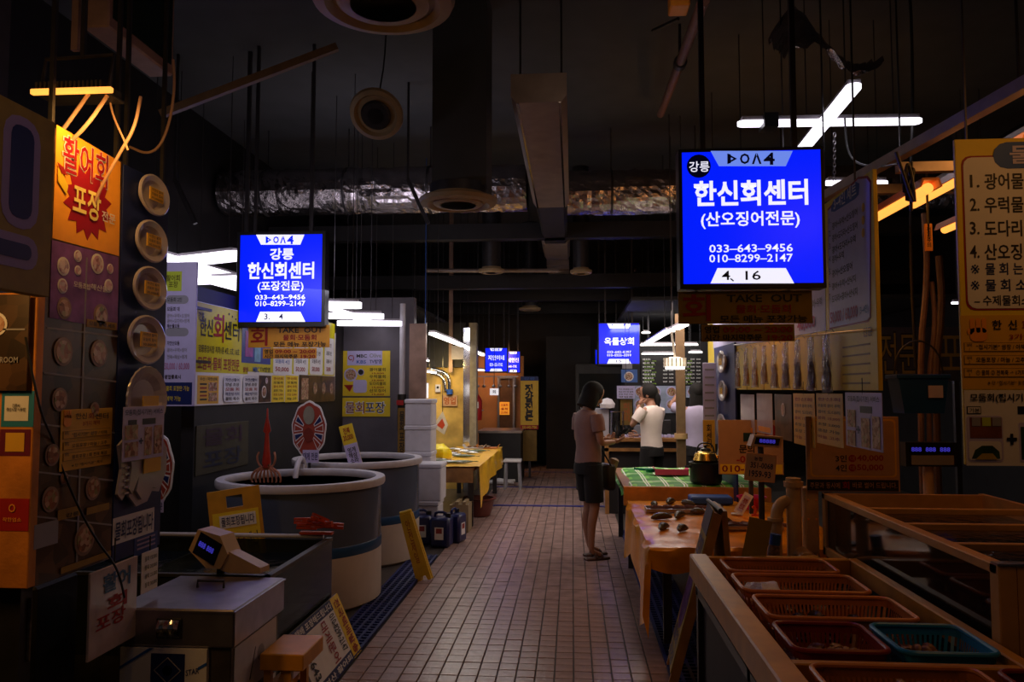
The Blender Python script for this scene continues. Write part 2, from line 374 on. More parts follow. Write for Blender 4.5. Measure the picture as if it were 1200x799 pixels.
# round diffusers
dif = mat('beige_diffuser_paint', (.42, .3, .17), .5, nz=.12)
def diffuser(c, r, label, tilt=(0,0,0), neck=.25, openr=False):
    t = thing('air_diffuser', label, 'air vent', c, rot=tilt)
    part('outer_ring', B().lathe([(r*.72, .03), (r*.8, .0), (r*.96, .012), (r, .04), (r*.97, .05), (r*.75, .06), (r*.7, .09)], 40), dif, t, True)
    for q in ((.58, .46, .3) if not openr else (.5, .3)):
        part('cone_ring', B().lathe([(r*q, .0), (r*(q+.06), .012), (r*(q+.02), .05), (r*(q-.05), .07)], 36), dif if not openr else dsteel, t, True)
    part('centre_cap', B().lathe([(0, .0), (r*.1, .004), (r*.16, .03), (r*.1, .05)], 24), dif, t, True)
    [part('spoke', B().bar((0,0,.06), (r*.72*math.cos(a), r*.72*math.sin(a), .06), .012), dsteel, t) for a in (.4, 1.97, 3.54, 5.1)]
    if neck: part('neck', B().cyl((0,0,.08), (0,0,neck), r*.72, n=32), dsteel, t, True)
    return t
diffuser((P(449, 8, y=3.35)), .32, 'large round beige ceiling diffuser cut off by the top edge of the picture', neck=1.2)
diffuser((P(537, 241, y=5.7)), .29, 'round beige ceiling diffuser hanging in front of the foil duct', neck=.15)
solo('drop_duct', B().box(-1.02, -.62, 5.6, 6.0, 3.05, 4.55), ceilm, 'dark square duct dropping from the ceiling to the beige diffuser', 'duct')
diffuser((P(440, 136, y=5.3)), .19, 'thin ring ceiling diffuser tilted, right above the left lit sign', tilt=(R(-48), 0, 0), neck=0, openr=True)
solo('wire_hanger', B().tube([P(440, 136, y=5.3)+Vector((0,.05,.1)), P(440, 136, y=5.3)+Vector((0,.3,.6)), P(440, 136, y=5.3)+Vector((0,.3,1.4))], .006, 6, smooth=2), cable, 'thin cable holding the tilted ring diffuser', 'cable')
diffuser((P(576, 320, y=10.5)), .18, 'small pale ceiling diffuser far off on the left of the beige duct', neck=1.6)
diffuser((P(681, 321, y=10.5)), .15, 'small dark ceiling diffuser far off on the right of the beige duct', neck=1.6)
diffuser((P(621, 364, y=14)), .2, 'farthest small round ceiling diffuser', neck=1.7)
# beams, pipes under the ceiling
t = solo('ceiling_batten', B().bar(P(188, 134, y=5.0), P(395, 55, y=5.3), .05, .05), mat('brown_timber', (.2, .12, .06), .6), 'slanting brown timber batten under the ceiling at upper left', 'batten')
t = thing('sprinkler_pipe', 'reddish sprinkler pipe slanting under the ceiling left of the cross lamp', 'pipe', (0,0,0))
pa, pb = P(825, 0, y=4.5), P(774, 134, y=7.8); part('pipe', B().cyl(pa, pb, .035), mat('red_brown_pipe', (.25, .13, .12), .5, .2), t, True)
part('clamp', B().cyl(pa.lerp(pb, .4), pa.lerp(pb, .43), .05).bar(pa.lerp(pb, .415), pa.lerp(pb, .415)+Vector((0,0,.3)), .02), dsteel, t)
part('branch_pipe', B().cyl(P(795, 22, y=5.2), P(765, 36, y=5.4), .012, n=8), dsteel, t)
solo('junction_box', B().bbox(P(786, -8, y=4.6).x, P(809, -8, y=4.6).x, 4.6, 4.75, P(790, 6, y=4.6).z, P(790, -14, y=4.6).z, .008), orangep, 'small orange junction box at the top edge beside the sprinkler pipe', 'box')
for i, (yb, zb, lb) in enumerate(((11.5, 3.05, 'dark ceiling beam crossing under the small diffusers'), (13.2, 3.05, 'second dark ceiling beam crossing far back'), (15.0, 3.0, 'farthest dark ceiling beam crossing the hall'), (10.0, 3.5, 'dark ceiling beam crossing just behind the foil ducts'))):
    t = solo('ceiling_beam', B().box(-4.0, 5.0, yb, yb+.18, zb, zb+.2), dwall, lb, 'beam')
struct('trim_4', B().box(.8, 5, 10.6, 16.5, 2.75, 2.8), dark); struct('trim_5', B().box(-4.0, -2.2, 10.2, 16.5, 2.7, 2.75), dark)
t = thing('hanging_pipe', 'thin pale pipe running across under the far ceiling', 'pipe'); part('pipe', B().cyl(P(500, 317, y=11.2), P(655, 317, y=11.2), .03), trunk, t, True)
part('hanger', B().cyl(P(560, 317, y=11.2), P(560, 317, y=11.2)+Vector((0,0,1.3)), .006, n=6).cyl(P(620, 317, y=11.2), P(620, 317, y=11.2)+Vector((0,0,1.3)), .006, n=6), dsteel, t)
for px, py, yb in ((205, 225, 6.6), (478, 225, 7.4)):
    a = P(px, 210, y=yb); solo('steel_strut', B().bar(a, P(px+24, 262, y=yb), .035).bar(a, (a.x, a.y, 4.55), .02), dsteel, 'dark slanting steel strut under the foil duct at its left end' if px < 300 else 'dark slanting steel strut under the foil duct beside the beige diffuser', 'strut')
solo('sign_rod', B().bar(P(289, 276, y=6.6)+Vector((0,0,2.0)), P(289, 276, y=6.6), .03), dsteel, 'dark rod hanging down beside the left lit sign', 'rod')
# ------------------------------------------------------------------ lit blue signs
sb = mat('lit_sign_blue', (.0, .01, .6), .3, em=1.0, ecol=(.0, .012, .98), nz=0)
sw = mat('lit_sign_white', (.8, .8, .9), .3, em=1.0, ecol=(.86, .86, 1), nz=0)
slb = mat('lit_sign_pale_blue', (.1, .2, .8), .3, em=.8, ecol=(.18, .3, 1), nz=0)
sdk = mat('lit_sign_dark', (.0, .0, .05), .3, em=.02, ecol=(.02, .03, .3), nz=0)
def blue_sign(px0, px1, py0, py1, Y, label, big, sub, phones, nums, badge=None, frame=1, rods=True):
    s = Board('lit_sign', label, 'sign', (px0-4*frame, px1+4*frame), (py0-4*frame, py1+6*frame), black, y=Y, th=.11)
    W, H = px1-px0, py1-py0
    X = lambda u: px0+W*u; Z = lambda v: py0+H*v
    s.rect(px0, py0, px1, py1, sb, 1, 'light_face')
    s.poly([(X(.2), Z(0)), (X(.79), Z(0)), (X(.74), Z(.115)), (X(.26), Z(.115))], slb if badge else sw, 2, 'logo_band')
    # emblem: play triangle, ring, caret, four-like mark
    m = sdk if badge else sb; y0, y1 = Z(.02), Z(.1)
    def sub_poly(p): s.poly([(X(a), y0+(y1-y0)*c) for a, c in p], m, 3, 'emblem')
    sub_poly([(.32, 0), (.345, .1), (.345, .9), (.32, 1)]); sub_poly([(.32, 0), (.39, .5), (.32, 1), (.32, .8), (.365, .5), (.32, .2)])
    s.text('O', X(.41), y0, X(.48), y1, m, 3, .03, 'emblem'); s.text('Λ', X(.495), y0, X(.565), y1, m, 3, .03, 'emblem'); s.text('4', X(.58), y0-1, X(.66), y1+1, m, 3, .03, 'emblem')
    for t, u0, v0, u1, v1, bo in big: s.text(t, X(u0), Z(v0), X(u1), Z(v1), sw, 3, bo)
    for t, u0, v0, u1, v1 in sub: s.text(t, X(u0), Z(v0), X(u1), Z(v1), sw, 3, .02)
    for t, u0, v0, u1, v1 in phones: s.text(t, X(u0), Z(v0), X(u1), Z(v1), sw, 3, .012)
    s.poly([(X(.25), Z(.885)), (X(.74), Z(.885)), (X(.8), Z(1)), (X(.2), Z(1))], sw, 2, 'number_band')
    for t, u0, u1 in nums: s.text(t, X(u0), Z(.905), X(u1), Z(.975), navy, 3, .01)
    if badge:
        s.disc(X(.115), Z(.115), H*.088, sdk, 2, 'badge'); s.text(badge, X(.045), Z(.08), X(.19), Z(.16), sw, 4, .01)
    if rods:
        for u in (-.32, .32): s.put('hanger_rod', B().bar((s.W*u, .05, s.H/2), (s.W*u, .05, 4.55-s.o.z), .025), dsteel)
    return s
blue_sign(800, 963, 177, 332, 3.83, 'large lit blue sign with round dark badge, nearest on the right of the aisle',
    [('한신회센터', .08, .22, .9, .415, .03)], [('(산오징어전문)', .13, .455, .84, .585)],
    [('033–643–9456', .19, .705, .79, .765), ('010–8299–2147', .19, .78, .79, .84)], [('4', .28, .34), ('16', .45, .56)], badge='강릉').text('、', 855, 326, 860, 330, navy, 4, .01)
blue_sign(281, 377, 275, 377, 6.45, 'lit blue sign hanging over the round tanks on the left of the aisle',
    [('강릉', .37, .155, .66, .29, .03), ('한신회센터', .1, .315, .91, .51, .03)], [('(포장전문)', .22, .53, .78, .66)],
    [('033–643–9456', .19, .69, .8, .745), ('010–8299–2147', .19, .76, .8, .82)], [('3.', .3, .37), ('4', .48, .53)])
blue_sign(702, 749, 379, 426, 12.2, 'lit blue sign numbered 15, nearer of the far pair on the right', [('옥돌상회', .13, .35, .87, .54, .02)], [], [('033–643–0097', .2, .68, .8, .74), ('010–5555–5599', .2, .76, .8, .82)], [('15', .43, .56)], frame=.3)
blue_sign(698, 727, 410, 438, 14.0, 'far blue sign half hidden behind the sign numbered 15', [], [], [('010–8927–9999', .2, .62, .8, .7)], [('14', .43, .56)], frame=.3)
blue_sign(569, 594, 408, 435, 14.2, 'small lit blue sign, left of the far pair on the left side', [('지연이네', .12, .3, .88, .52, .02)], [], [('033–655–7102', .2, .64, .8, .78)], [('2', .45, .55)], frame=.3)
blue_sign(594, 609, 412, 436, 14.75, 'narrow lit blue sign partly hidden behind its left neighbour', [('네한진', .05, .3, .92, .52, .02)], [], [('640–7700', .12, .66, .8, .78)], [('1', .45, .55)], frame=.2)
# take-out boards under the two large signs
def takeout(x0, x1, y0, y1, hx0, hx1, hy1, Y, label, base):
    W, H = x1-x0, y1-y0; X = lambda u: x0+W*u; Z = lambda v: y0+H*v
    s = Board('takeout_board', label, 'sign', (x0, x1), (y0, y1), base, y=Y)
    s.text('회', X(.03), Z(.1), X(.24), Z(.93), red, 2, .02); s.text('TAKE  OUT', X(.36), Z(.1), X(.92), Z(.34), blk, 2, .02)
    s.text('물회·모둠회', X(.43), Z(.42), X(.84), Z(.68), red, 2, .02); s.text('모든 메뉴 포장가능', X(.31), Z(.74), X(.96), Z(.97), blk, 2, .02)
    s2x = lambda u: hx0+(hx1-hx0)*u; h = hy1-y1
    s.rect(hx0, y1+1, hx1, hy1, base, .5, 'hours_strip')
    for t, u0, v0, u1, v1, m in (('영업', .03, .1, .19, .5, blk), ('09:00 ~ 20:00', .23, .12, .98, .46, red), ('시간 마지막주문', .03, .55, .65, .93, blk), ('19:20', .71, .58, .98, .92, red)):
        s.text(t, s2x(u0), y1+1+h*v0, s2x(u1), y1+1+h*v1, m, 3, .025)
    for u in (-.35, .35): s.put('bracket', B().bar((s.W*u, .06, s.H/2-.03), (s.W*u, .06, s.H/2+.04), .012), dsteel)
takeout(795, 952, 341, 379, 822, 931, 400, 3.88, 'dim yellow takeout board with opening hours under the large blue sign on the right', mat('print_dimmed_yellow', (.3, .19, .012), .5, nz=.08))  # right board's yellow darkened in the material so it reads as dimly lit
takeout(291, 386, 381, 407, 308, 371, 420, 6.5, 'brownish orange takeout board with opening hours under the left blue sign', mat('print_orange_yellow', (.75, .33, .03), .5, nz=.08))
# ------------------------------------------------------------------ LED batten lamps
led = mat('white_tube_glow', (1, 1, 1), .4, em=2.6, ecol=(.93, .88, 1), nz=0)
ledw = mat('warm_tube_glow', (1, 1, 1), .4, em=5, ecol=(1, .93, .86), nz=0)
ledo = mat('orange_tube_glow', (1, .6, .1), .4, em=1.6, ecol=(1, .36, .06), nz=0)
lampb = mat('lamp_housing', (.3, .27, .3), .4, nz=.05)
def batten(a, b_, w=.09, name='led_lamp', label='', m=None, hang=None, group=None, root=None, cord=True, hgt=0):
    a = Vector(a); b_ = Vector(b_); c = (a+b_)/2; d = b_-a; L_ = d.length; rz = math.atan2(d.y, d.x)
    t = root or thing(name, label, 'lamp', c, rz, group); off = Vector((0,0,0)) if not root else None
    M = Matrix.Identity(4)
    if root: M = Matrix.Rotation(-root.rotation_euler.z, 4, 'Z') @ Matrix.Translation(c-root.location) @ Matrix.Rotation(rz, 4, 'Z')
    n = 8; pl = [(L_/2-w/2+w/2*math.cos(R(k)), w/2*math.sin(R(k))) for k in range(-90, 91, 30)]+[(-L_/2+w/2-w/2*math.cos(R(k)), w/2*math.sin(R(k))) for k in range(90, -91, -30)]
    vs = [(x, y, z) for z in (-hgt, .022) for x, y in pl]; n = len(pl)
    b = B().add([M @ Vector(v) for v in vs], [tuple(range(n))[::-1], tuple(range(n, 2*n))]+[(i, (i+1) % n, n+(i+1) % n, n+i) for i in range(n)])
    part('diffuser_tube', b, m or led, t)
    part('housing', B().box(-L_/2+w*.3, L_/2-w*.3, -w*.42, w*.42, .0225, .05, M), lampb, t)
    if True:
        [part('suspension_wire', B().cyl(M @ Vector((x, 0, .05)), M @ Vector((x, 0, 4.55-t.location.z)), .004, n=5), dsteel, t) for x in (-L_*.35, L_*.35)]
    return t
def zp(px, py, z): return P(px, py, z=z)
t = batten(zp(864, 147, 3.27), zp(1080, 144, 3.27), .085, 'cross_lamp', 'bright white crossed lamp above the large blue sign', hang=1.2)
batten(zp(1003, 101, 3.27), zp(938, 180, 3.27), .085, root=t, hang=1.2)
part('end_shade', B().box(-.43, -.34, -.07, .07, -.03, .06), black, t)
batten(zp(965, 216, 3.2), zp(1040, 216, 3.2), .09, label='white tube lamp seen between the large sign and the yellow menu board', hang=1.2)
t = batten(zp(150, 290, 2.75), zp(300, 334, 2.75), .2, 'cross_lamp', 'large white cross lamp left of the left lit blue sign', hang=1.6, hgt=.1)
batten(zp(195, 307, 2.75), zp(282, 297, 2.75), .15, root=t, hang=1.6, hgt=.05)
batten(zp(221, 329, 2.65), zp(310, 325, 2.65), .13, label='white tube lamp below the left cross lamp', hang=1.6, hgt=.035)
batten(zp(350, 356, 2.35), zp(424, 357, 2.35), .11, label='uppermost short white tube lamp right of the left blue sign', hang=1.7, hgt=.035)
t = batten(zp(345, 369, 2.35), zp(450, 370, 2.35), .1, 'cross_lamp', 'middle white cross lamp right of the left blue sign', hang=1.7, hgt=.035); batten(zp(385, 362, 2.35), zp(422, 373, 2.35), .1, root=t, hang=1.7)
t = batten(zp(395, 378, 2.35), zp(471, 378.5, 2.35), .1, 'cross_lamp', 'lowest and widest white cross lamp right of the left blue sign', hang=1.7, hgt=.035); batten(zp(418, 374.5, 2.35), zp(444, 381, 2.35), .12, root=t, hang=1.7)
batten(P(506, 391, y=9.0), P(544, 407, y=11.8), .09, label='long white tube running back over the far left stall', m=ledw, hang=1.6)
batten(P(546, 408.5, y=12.1), P(558, 413, y=13.6), .09, label='second white tube in line over the far left stall', m=ledw, hang=1.6)
batten(P(560, 414, y=13.9), P(567, 417, y=15), .09, label='third white tube in line touching the small blue sign', m=ledw, hang=1.6)
batten(P(482, 423, y=10.5), P(503, 424, y=10.5), .05, label='thin white tube under the dark fascia of the far left stall', m=ledw)
batten(P(558, 432, y=14), P(575, 437, y=14.6), .06, label='thin white tube beneath the far small blue sign', m=ledw)
for x0, y0, x1, y1, l in ((482, 434, 487, 432, 'leftmost'), (490, 438, 497, 434, 'middle'), (502, 439, 510, 435, 'rightmost')):
    batten(P(x0, y0, y=11.4), P(x1, y1, y=12.1), .05, label=l+' of three short slanting tubes in the far left stall', m=ledw)
batten(P(803, 381, y=8.4), P(786, 389, y=9.4), .09, label='nearer white tube of the line over the far right stall', m=ledw, hang=1.5)
batten(P(784, 390, y=9.6), P(758, 402, y=12.4), .09, label='longer white tube running back over the far right stall', m=ledw, hang=1.5)
batten(P(750, 404.5, y=12.5), P(818, 405, y=12.5), .05, label='thin crosswise white tube above the black menu boards', m=ledw, hang=1.2)
batten(P(752, 415, y=12.9), P(800, 415.5, y=12.9), .05, label='white tube directly on the top edge of the black menu boards', m=ledw)
batten(P(752, 391, y=12.9), P(762, 390, y=12.9), .08, label='short white tube just right of the sign numbered 15', m=ledw, hang=1.2)
batten(P(808, 417, y=12.6), P(822, 410, y=12.6), .1, label='wide white tube at the right end of the black menu boards', m=ledw, hang=1.2)
batten(P(1115, 357, y=9), P(1160, 355, y=9), .05, label='distant thin white tube seen left of the near white menu board', m=led)
batten(P(1128, 330, y=8), P(1160, 330, y=8), .03, label='faint thin tube seen between the hoses and the near menu board', m=led)
# hanging work lamp
c = P(791, 426, y=8.5)
t = thing('work_lamp', 'glowing ribbed hanging lamp on a rod in front of the black menu boards', 'lamp', c)
b = B(); b.lathe([(.05, .07), (.105, .05), (.11, .0), (.105, -.035)], 24); part('shade', b, mat('glowing_shade', (1, .9, .75), .5, em=1.2, ecol=(1, .82, .6), nz=.3, sc=30), t)
[part('rib', B().box(-.005, .005, .1, .12, -.03, .06, Matrix.Rotation(k*math.pi/8, 4, 'Z')), frp, t) for k in range(16)]
part('bulb', B().cyl((0,0,-.06), (0,0,-.035), .1), ledw, t); part('rod', B().cyl((0,0,.06), P(787, 389, y=8.5)-c, .012), frp, t); part('suspension_wire', B().cyl(P(787, 389, y=8.5)-c, (P(787, 389, y=8.5)-c).xy.to_3d()+Vector((0,0,4.55-c.z)), .005, n=6), dsteel, t)
# ------------------------------------------------------------------ left stall, near posters
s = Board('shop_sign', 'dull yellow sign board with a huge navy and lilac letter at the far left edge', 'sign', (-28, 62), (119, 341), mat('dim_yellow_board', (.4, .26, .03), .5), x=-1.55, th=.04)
lil2 = mat('print_mauve', (.4, .3, .5), .5, nz=.05)
s.rect(2, 136, 46, 268, lil2, 1, 'letter_outline', r=.4); s.rect(11, 147, 38, 256, navy, 2, 'letter_stroke', r=.35)
s.rect(-20, 272, 44, 312, lil2, 1, 'letter_outline', r=.45); s.rect(-20, 281, 36, 300, navy, 2, 'letter_stroke', r=.45)
s.put('support_post', B().box(-.05, .0, .04, .09, -1.85-s.H/2+.25, 1.2), dsteel)
plank = solo('orange_plank', B().bbox(P(-12, 520, y=2.5).x, P(38, 520, y=2.5).x, 2.5, 2.54, P(20, 690, y=2.5).z, P(20, 343, y=2.5).z, .003), owood, 'bright orange wooden plank with stickers standing at the far left edge', 'plank')
def flat(name, par, px0, py0, px1, py1, Y, m, d=1):
    a = P(px0, (py0+py1)/2, y=Y); b_ = P(px1, (py0+py1)/2, y=Y); t_ = P((px0+px1)/2, py0, y=Y).z; d_ = P((px0+px1)/2, py1, y=Y).z
    return part(name, B().box(a.x, b_.x, Y-d*.0015, Y-d*.0015+.001, d_, t_), m, par)
def ftext(par, t, px0, py0, px1, py1, Y, m, d=3, bold=.015):
    a = P(px0, (py0+py1)/2, y=Y); b_ = P(px1, (py0+py1)/2, y=Y); zt = P((px0+px1)/2, py0, y=Y).z; zb = P((px0+px1)/2, py1, y=Y).z
    g, f, _ = glyphs(t, bold); me = bpy.data.meshes.new('lettering')
    me.from_pydata([(a.x+(b_.x-a.x)*u, Y-d*.0015, zb+(zt-zb)*v) for u, v in g], [], f); me.materials.append(m); return link('lettering', me, par)
teal = mat('print_teal', (.02, .2, .35), .5, nz=0)
flat('sticker', plank, 2, 458, 40, 500, 2.5, teal); flat('sticker_label', plank, 6, 464, 34, 493, 2.5, wht, 2)
ftext(plank, '강릉시\n중앙시장 사용점', 9, 473, 31, 482, 2.5, blk, 4)
flat('sticker', plank, 0, 503, 36, 534, 2.5, mat('print_maroon', (.15, .01, .04), .5)); flat('sticker_label', plank, 7, 507, 29, 529, 2.5, yel2, 2)
flat('sticker', plank, -8, 584, 34, 622, 2.5, mat('print_dark_red', (.4, .015, .015), .5)); ftext(plank, '착한업소', 4, 606, 26, 611, 2.5, orangep, 3); ftext(plank, 'O', 11, 590, 19, 600, 2.5, orangep, 3)
solo('plank_post', B().box(-1.95, -1.86, 2.56, 2.62, 0, 2.5), dsteel, 'dark steel post behind the orange plank', 'post')
t = Board('dark_poster', 'dark food poster hanging beside the orange plank under the yellow sign', 'poster', (-20, 33), (345, 458), foodd, y=2.48, th=.004)
t.dish(-4, 380, 14, food); t.text('ROOM', 1, 418, 22, 425, greyp, 3); t.rect(-20, 385, 30, 387, greyp, 2, 'picture_edge')
# cupboard and papers below the plank
solo('side_cupboard', B().bbox(-2.7, -1.94, 2.75, 3.0, 0, .85, .01), dwall, 'dark cupboard in the bottom left corner behind the plank', 'cupboard')
t = Board('paper_notice', 'crumpled grey printed paper hanging below the orange plank', 'paper', (-5, 36), (700, 775), mat('grey_newsprint', (.16, .13, .12), .7, nz=.5, sc=40), y=2.6, th=.004)
t.rect(15, 703, 31, 756, greyp, 1, 'price_slip'); [t.rect(18, 708+k*6, 28, 711+k*6, blk, 2, 'printed_line') for k in range(8)]
solo('notice_string', B().tube([P(-2, 700, y=2.6), P(10, 694, y=2.58), P(14, 688, y=2.56)], .003, 5), cable, 'string holding the paper notice below the plank', 'string')
# the tall poster panel
s = Board('photo_menu_panel', 'tall poster panel with glowing orange top and dark food photos on the left', 'menu board', (50, 137), (164, 668), foodd, x=-1.8, th=.03)
s.poly([(66, 146), (141, 190), (139, 300), (61, 279)], mat('print_orange_bright', (1, .42, .03), .5, nz=.1), 1, 'orange_field')
s.text('활어회', 71, 168, 126, 212, wht, 3, .03); s.text('활어회', 72, 169, 125, 211, mat('print_crimson', (.35, .005, .02), .5, nz=0), 4, .012)
u0, w0 = s.uv(103, 238); b = B(); b.prism([(u0+(.135 if k % 2 else .1)*math.cos(k*math.pi/14)*(1.1), w0+(.14 if k % 2 else .105)*math.sin(k*math.pi/14)) for k in range(28)], -.0032, -.002); s.put('burst', b, mat('print_crimson', (.35, .005, .02)))
s.text('포장', 83, 219, 116, 256, mat('print_cream', (.9, .75, .25), .5), 5, .02); s.text('전문', 117, 249, 133, 261, wht, 5, .015)
s.poly([(66, 196), (72, 205), (78, 218), (76, 228), (66, 212)], yel, 4, 'squirt_shape'); s.poly([(65, 190), (72, 196), (77, 206), (70, 203)], red, 5, 'squirt_tip')
s.poly([(60, 281), (138, 301), (137, 387), (57, 372)], mat('print_violet', (.24, .09, .38), .5, nz=.5, sc=12), 2, 'violet_field')
for px, py, r in ((73, 312, 11), (90, 300, 7), (113, 309, 12), (128, 315, 6), (90, 317, 6), (126, 335, 8), (72, 335, 9)): s.dish(px, py, r, food2, 3)
for px, py, r in ((74, 361, 13), (117, 370, 14), (73, 412, 17), (115, 414, 16), (69, 468, 14), (60, 533, 13), (58, 585, 15), (108, 572, 14), (98, 632, 19), (110, 480, 9), (74, 560, 7)): s.dish(px, py, r, food, 3, mat('print_rim_brown', (.3, .19, .15), .4))
for y_ in (387, 440, 500, 556, 608): s.poly([(54-(y_-387)*.06, y_-4), (137-(y_-387)*.03, y_+6), (137-(y_-387)*.03, y_+8), (54-(y_-387)*.06, y_-2)], greyp, 2, 'photo_border')
s.rect(94, 300, 96, 660, greyp, 2, 'photo_border')
s.rect(100, 376, 135, 385, mat('print_ochre', (.35, .2, .02), .5), 4, 'caption_bar'); s.text('모둠 물회 세트', 102, 378, 133, 383, blk, 5); s.rect(66, 595, 92, 607, MC['print_ochre'], 4, 'caption_bar'); s.rect(100, 592, 126, 600, MC['print_ochre'], 4, 'caption_bar')
s.text('강릉', 75, 600, 90, 605, blk, 5); s.rect(70, 655, 128, 662, MC['print_ochre'], 4, 'caption_bar'); s.rect(38, 612, 66, 640, greyp, 4, 'picture')
s.text('모둠초밥', 84, 331, 104, 338, wht, 5, .01); s.text('해산물', 104, 334, 124, 341, wht, 5, .01)
for u in (-.45, .45): s.put('hanger_rod', B().bar((s.W*u, .015, s.H/2), (s.W*u, .015, 4.55-s.o.z), .015), dsteel)
def price_sheet(name, label, x0, x1, y0, y1, **k):
    q = Board(name, label, 'price list', (x0, x1), (y0, y1), yel2, th=.003, **k); W = x1-x0; H = y1-y0; X = lambda u: x0+W*u; Z = lambda v: y0+H*v
    # raised hand emblem with three fingers
    q.rect(X(.05), Z(.1), X(.2), Z(.3), orangep, 2, 'hand_emblem', r=.3)
    for f in range(3): q.rect(X(.06+.05*f), Z(.02), X(.095+.05*f), Z(.16), orangep, 2, 'hand_emblem', r=.4)
    q.text('한신', X(.28), Z(.07), X(.5), Z(.17), blk, 2, .015); q.text('회', X(.53), Z(.07), X(.63), Z(.17), red, 2, .015); q.text('센터', X(.66), Z(.07), X(.92), Z(.17), blk, 2, .015)
    q.text('3가지 혜택', X(.42), Z(.2), X(.75), Z(.28), red, 2, .01)
    for i, tx in enumerate(('"접시기본" 쌈장 / 야채', '모둠포장 / 마늘 / 고추', '물회포장 / 회 전복 해삼')):
        y_ = .35+.18*i; q.rect(X(.04), Z(y_), X(.96), Z(y_+.13), MC['print_ochre'], 1, 'row_frame'); q.rect(X(.05), Z(y_+.01), X(.95), Z(y_+.12), yel2, 2, 'row')
        q.text('혜택%d' % (i+1), X(.06), Z(y_+.03), X(.14), Z(y_+.1), blk, 3, .01); q.text(tx, X(.2), Z(y_+.035), X(.88), Z(y_+.1), blk, 3, .01)
    q.text('※ 단 "접시기본" 제외', X(.2), Z(.9), X(.8), Z(.95), blk, 2, .01); return q
price_sheet('price_sheet', 'yellow price sheet with hand emblem hung over the dark photo panel', 71, 131, 479, 548, x=-1.795)
# blue strip panel with sample plates
s = Board('plate_display_board', 'narrow navy board carrying round sample plates beside the photo panel', 'panel', (138, 193), (202, 646), navy, x=-1.8, th=.03)
s.rect(132, 601, 180, 631, wht, 1, 'notice_strip'); s.text('물회포장됩니다', 134, 606, 178, 627, navy, 3, .02)
s.rect(157, 626, 184, 648, mat('print_mid_blue', (.03, .06, .25), .5), 1, 'notice_field')
for k in range(3): s.rect(160, 629+k*5, 181, 631+k*5, lil2, 2, 'printed_line')
for u in (-.4, .4): s.put('hanger_rod', B().bar((s.W*u, .015, s.H/2), (s.W*u, .015, 4.55-s.o.z), .015), dsteel)
pl = mat('pale_plastic_plate', (.55, .5, .58), .14, nz=.1, sc=8)
tag_m = mat('print_amber', (.8, .45, .03), .5, nz=0)
def sample_plate(px, py, rx, ry, label, x=-1.79, ox=1.42):
    c = P(px, py, x=x); t = thing('sample_plate', label, 'plate', c, R(90), 'plastic sample plates on navy panels')
    sc = c.y/F; r = ry*sc; q = 1.0
    M = Matrix.Rotation(R(90), 4, 'X')
    b = B(); b.lathe([(0, .0), (r*.62, .0), (r*.7, .02), (r*.93, .03), (r, .026), (r, .022), (r*.92, .024), (r*.7, .014), (r*.62, -.006), (0, -.006)], 32, sx=ox, M=M); part('dish', b, pl, t, True)
    b = B(); b.box(-r*.62, r*.62, -.034, -.03, -r*.3, r*.3); part('price_tag', b, tag_m, t)
    for k in range(3):
        g, f, _ = glyphs(('자연산 활어', '모둠회 접시', '30,000원')[k], .01); me = bpy.data.meshes.new('lettering')
        me.from_pydata([(-r*.5+r*1.0*a, -.0355, r*.13-k*r*.2+r*.13*v) for a, v in g], [], f); me.materials.append(blk); link('lettering', me, t)
    return t
for px, py, ry, l in ((175, 229, 25, 'topmost'), (172, 283, 26, 'second from the top'), (170, 338, 27, 'third from the top, under the tube lamps'), (166, 398, 30, 'fourth, mirroring the blue sign')):
    sample_plate(px, py, ry, ry, 'round sample plate, '+l+' on the left navy panel')
# ribbed oval tray and fish-shaped tray
t = thing('ribbed_tray', 'large ribbed oval tray below the four round plates on the navy panel', 'tray', P(164, 468, x=-1.79), R(90)); b = B(); vs = []; n = 48
for rr, dz in ((.0, .012), (.6, .012), (.8, .03), (1, .036), (1.02, .03)):
    for k in range(n):
        a = 2*math.pi*k/n; q = 1+.02*(k % 2); vs.append((.15*rr*q*math.cos(a), -dz, .135*rr*q*math.sin(a)))
b.add(vs, [(j*n+k, j*n+(k+1) % n, (j+1)*n+(k+1) % n, (j+1)*n+k) for j in range(4) for k in range(n)]); part('dish', b, pl, t)
part('price_tag', B().box(-.055, .065, -.046, -.042, -.055, .015), tag_m, t)
fl = Board('food_flyer', 'pale flyer with two photos and a plus sign on the navy panel', 'flyer', (144, 192), (476, 538), lilac, x=-1.74, th=.003)
fl.text('모둠회(접시기본) 서비스', 146, 479, 190, 487, navy, 2, .015); fl.rect(150, 492, 160, 499, blk, 1, 'frame'); fl.rect(167, 490, 182, 497, blk, 1, 'frame')
for x0, x1, y0, y1 in ((146, 161, 498, 515), (146, 161, 518, 535), (169, 177, 500, 533), (180, 189, 498, 531)): fl.rect(x0, y0, x1, y1, food, 2, 'printed_photo')
fl.text('+', 162, 513, 167, 520, navy, 2, .03)
t = thing('fish_tray', 'pale fish-shaped plastic tray at the bottom of the navy panel', 'tray', P(163, 545, x=-1.79), R(90))
o = [(-.16,.1),(-.13,.12),(-.1,.06),(0,.14),(.1,.14),(.16,.06),(.16,-.04),(.11,-.13),(.06,-.12),(.03,-.16),(-.04,-.17),(-.09,-.12),(-.07,-.05),(-.13,-.13),(-.16,-.1),(-.14,0)]
part('dish', B().prism([(x*1.15, z*.95) for x, z in o], -.02, -.01).prism([(x*.8, z*.8) for x, z in o], -.034, -.02), pl, t)
part('price_tag', B().box(-.04, .09, -.045, -.041, -.03, .05), tag_m, t)
fin = B(); [fin.box(-.15, -.12, -.03, -.024, -.1+.025*k, -.092+.025*k) for k in range(8)]; part('fin_ribs', fin, pl, t, kind='stuff')
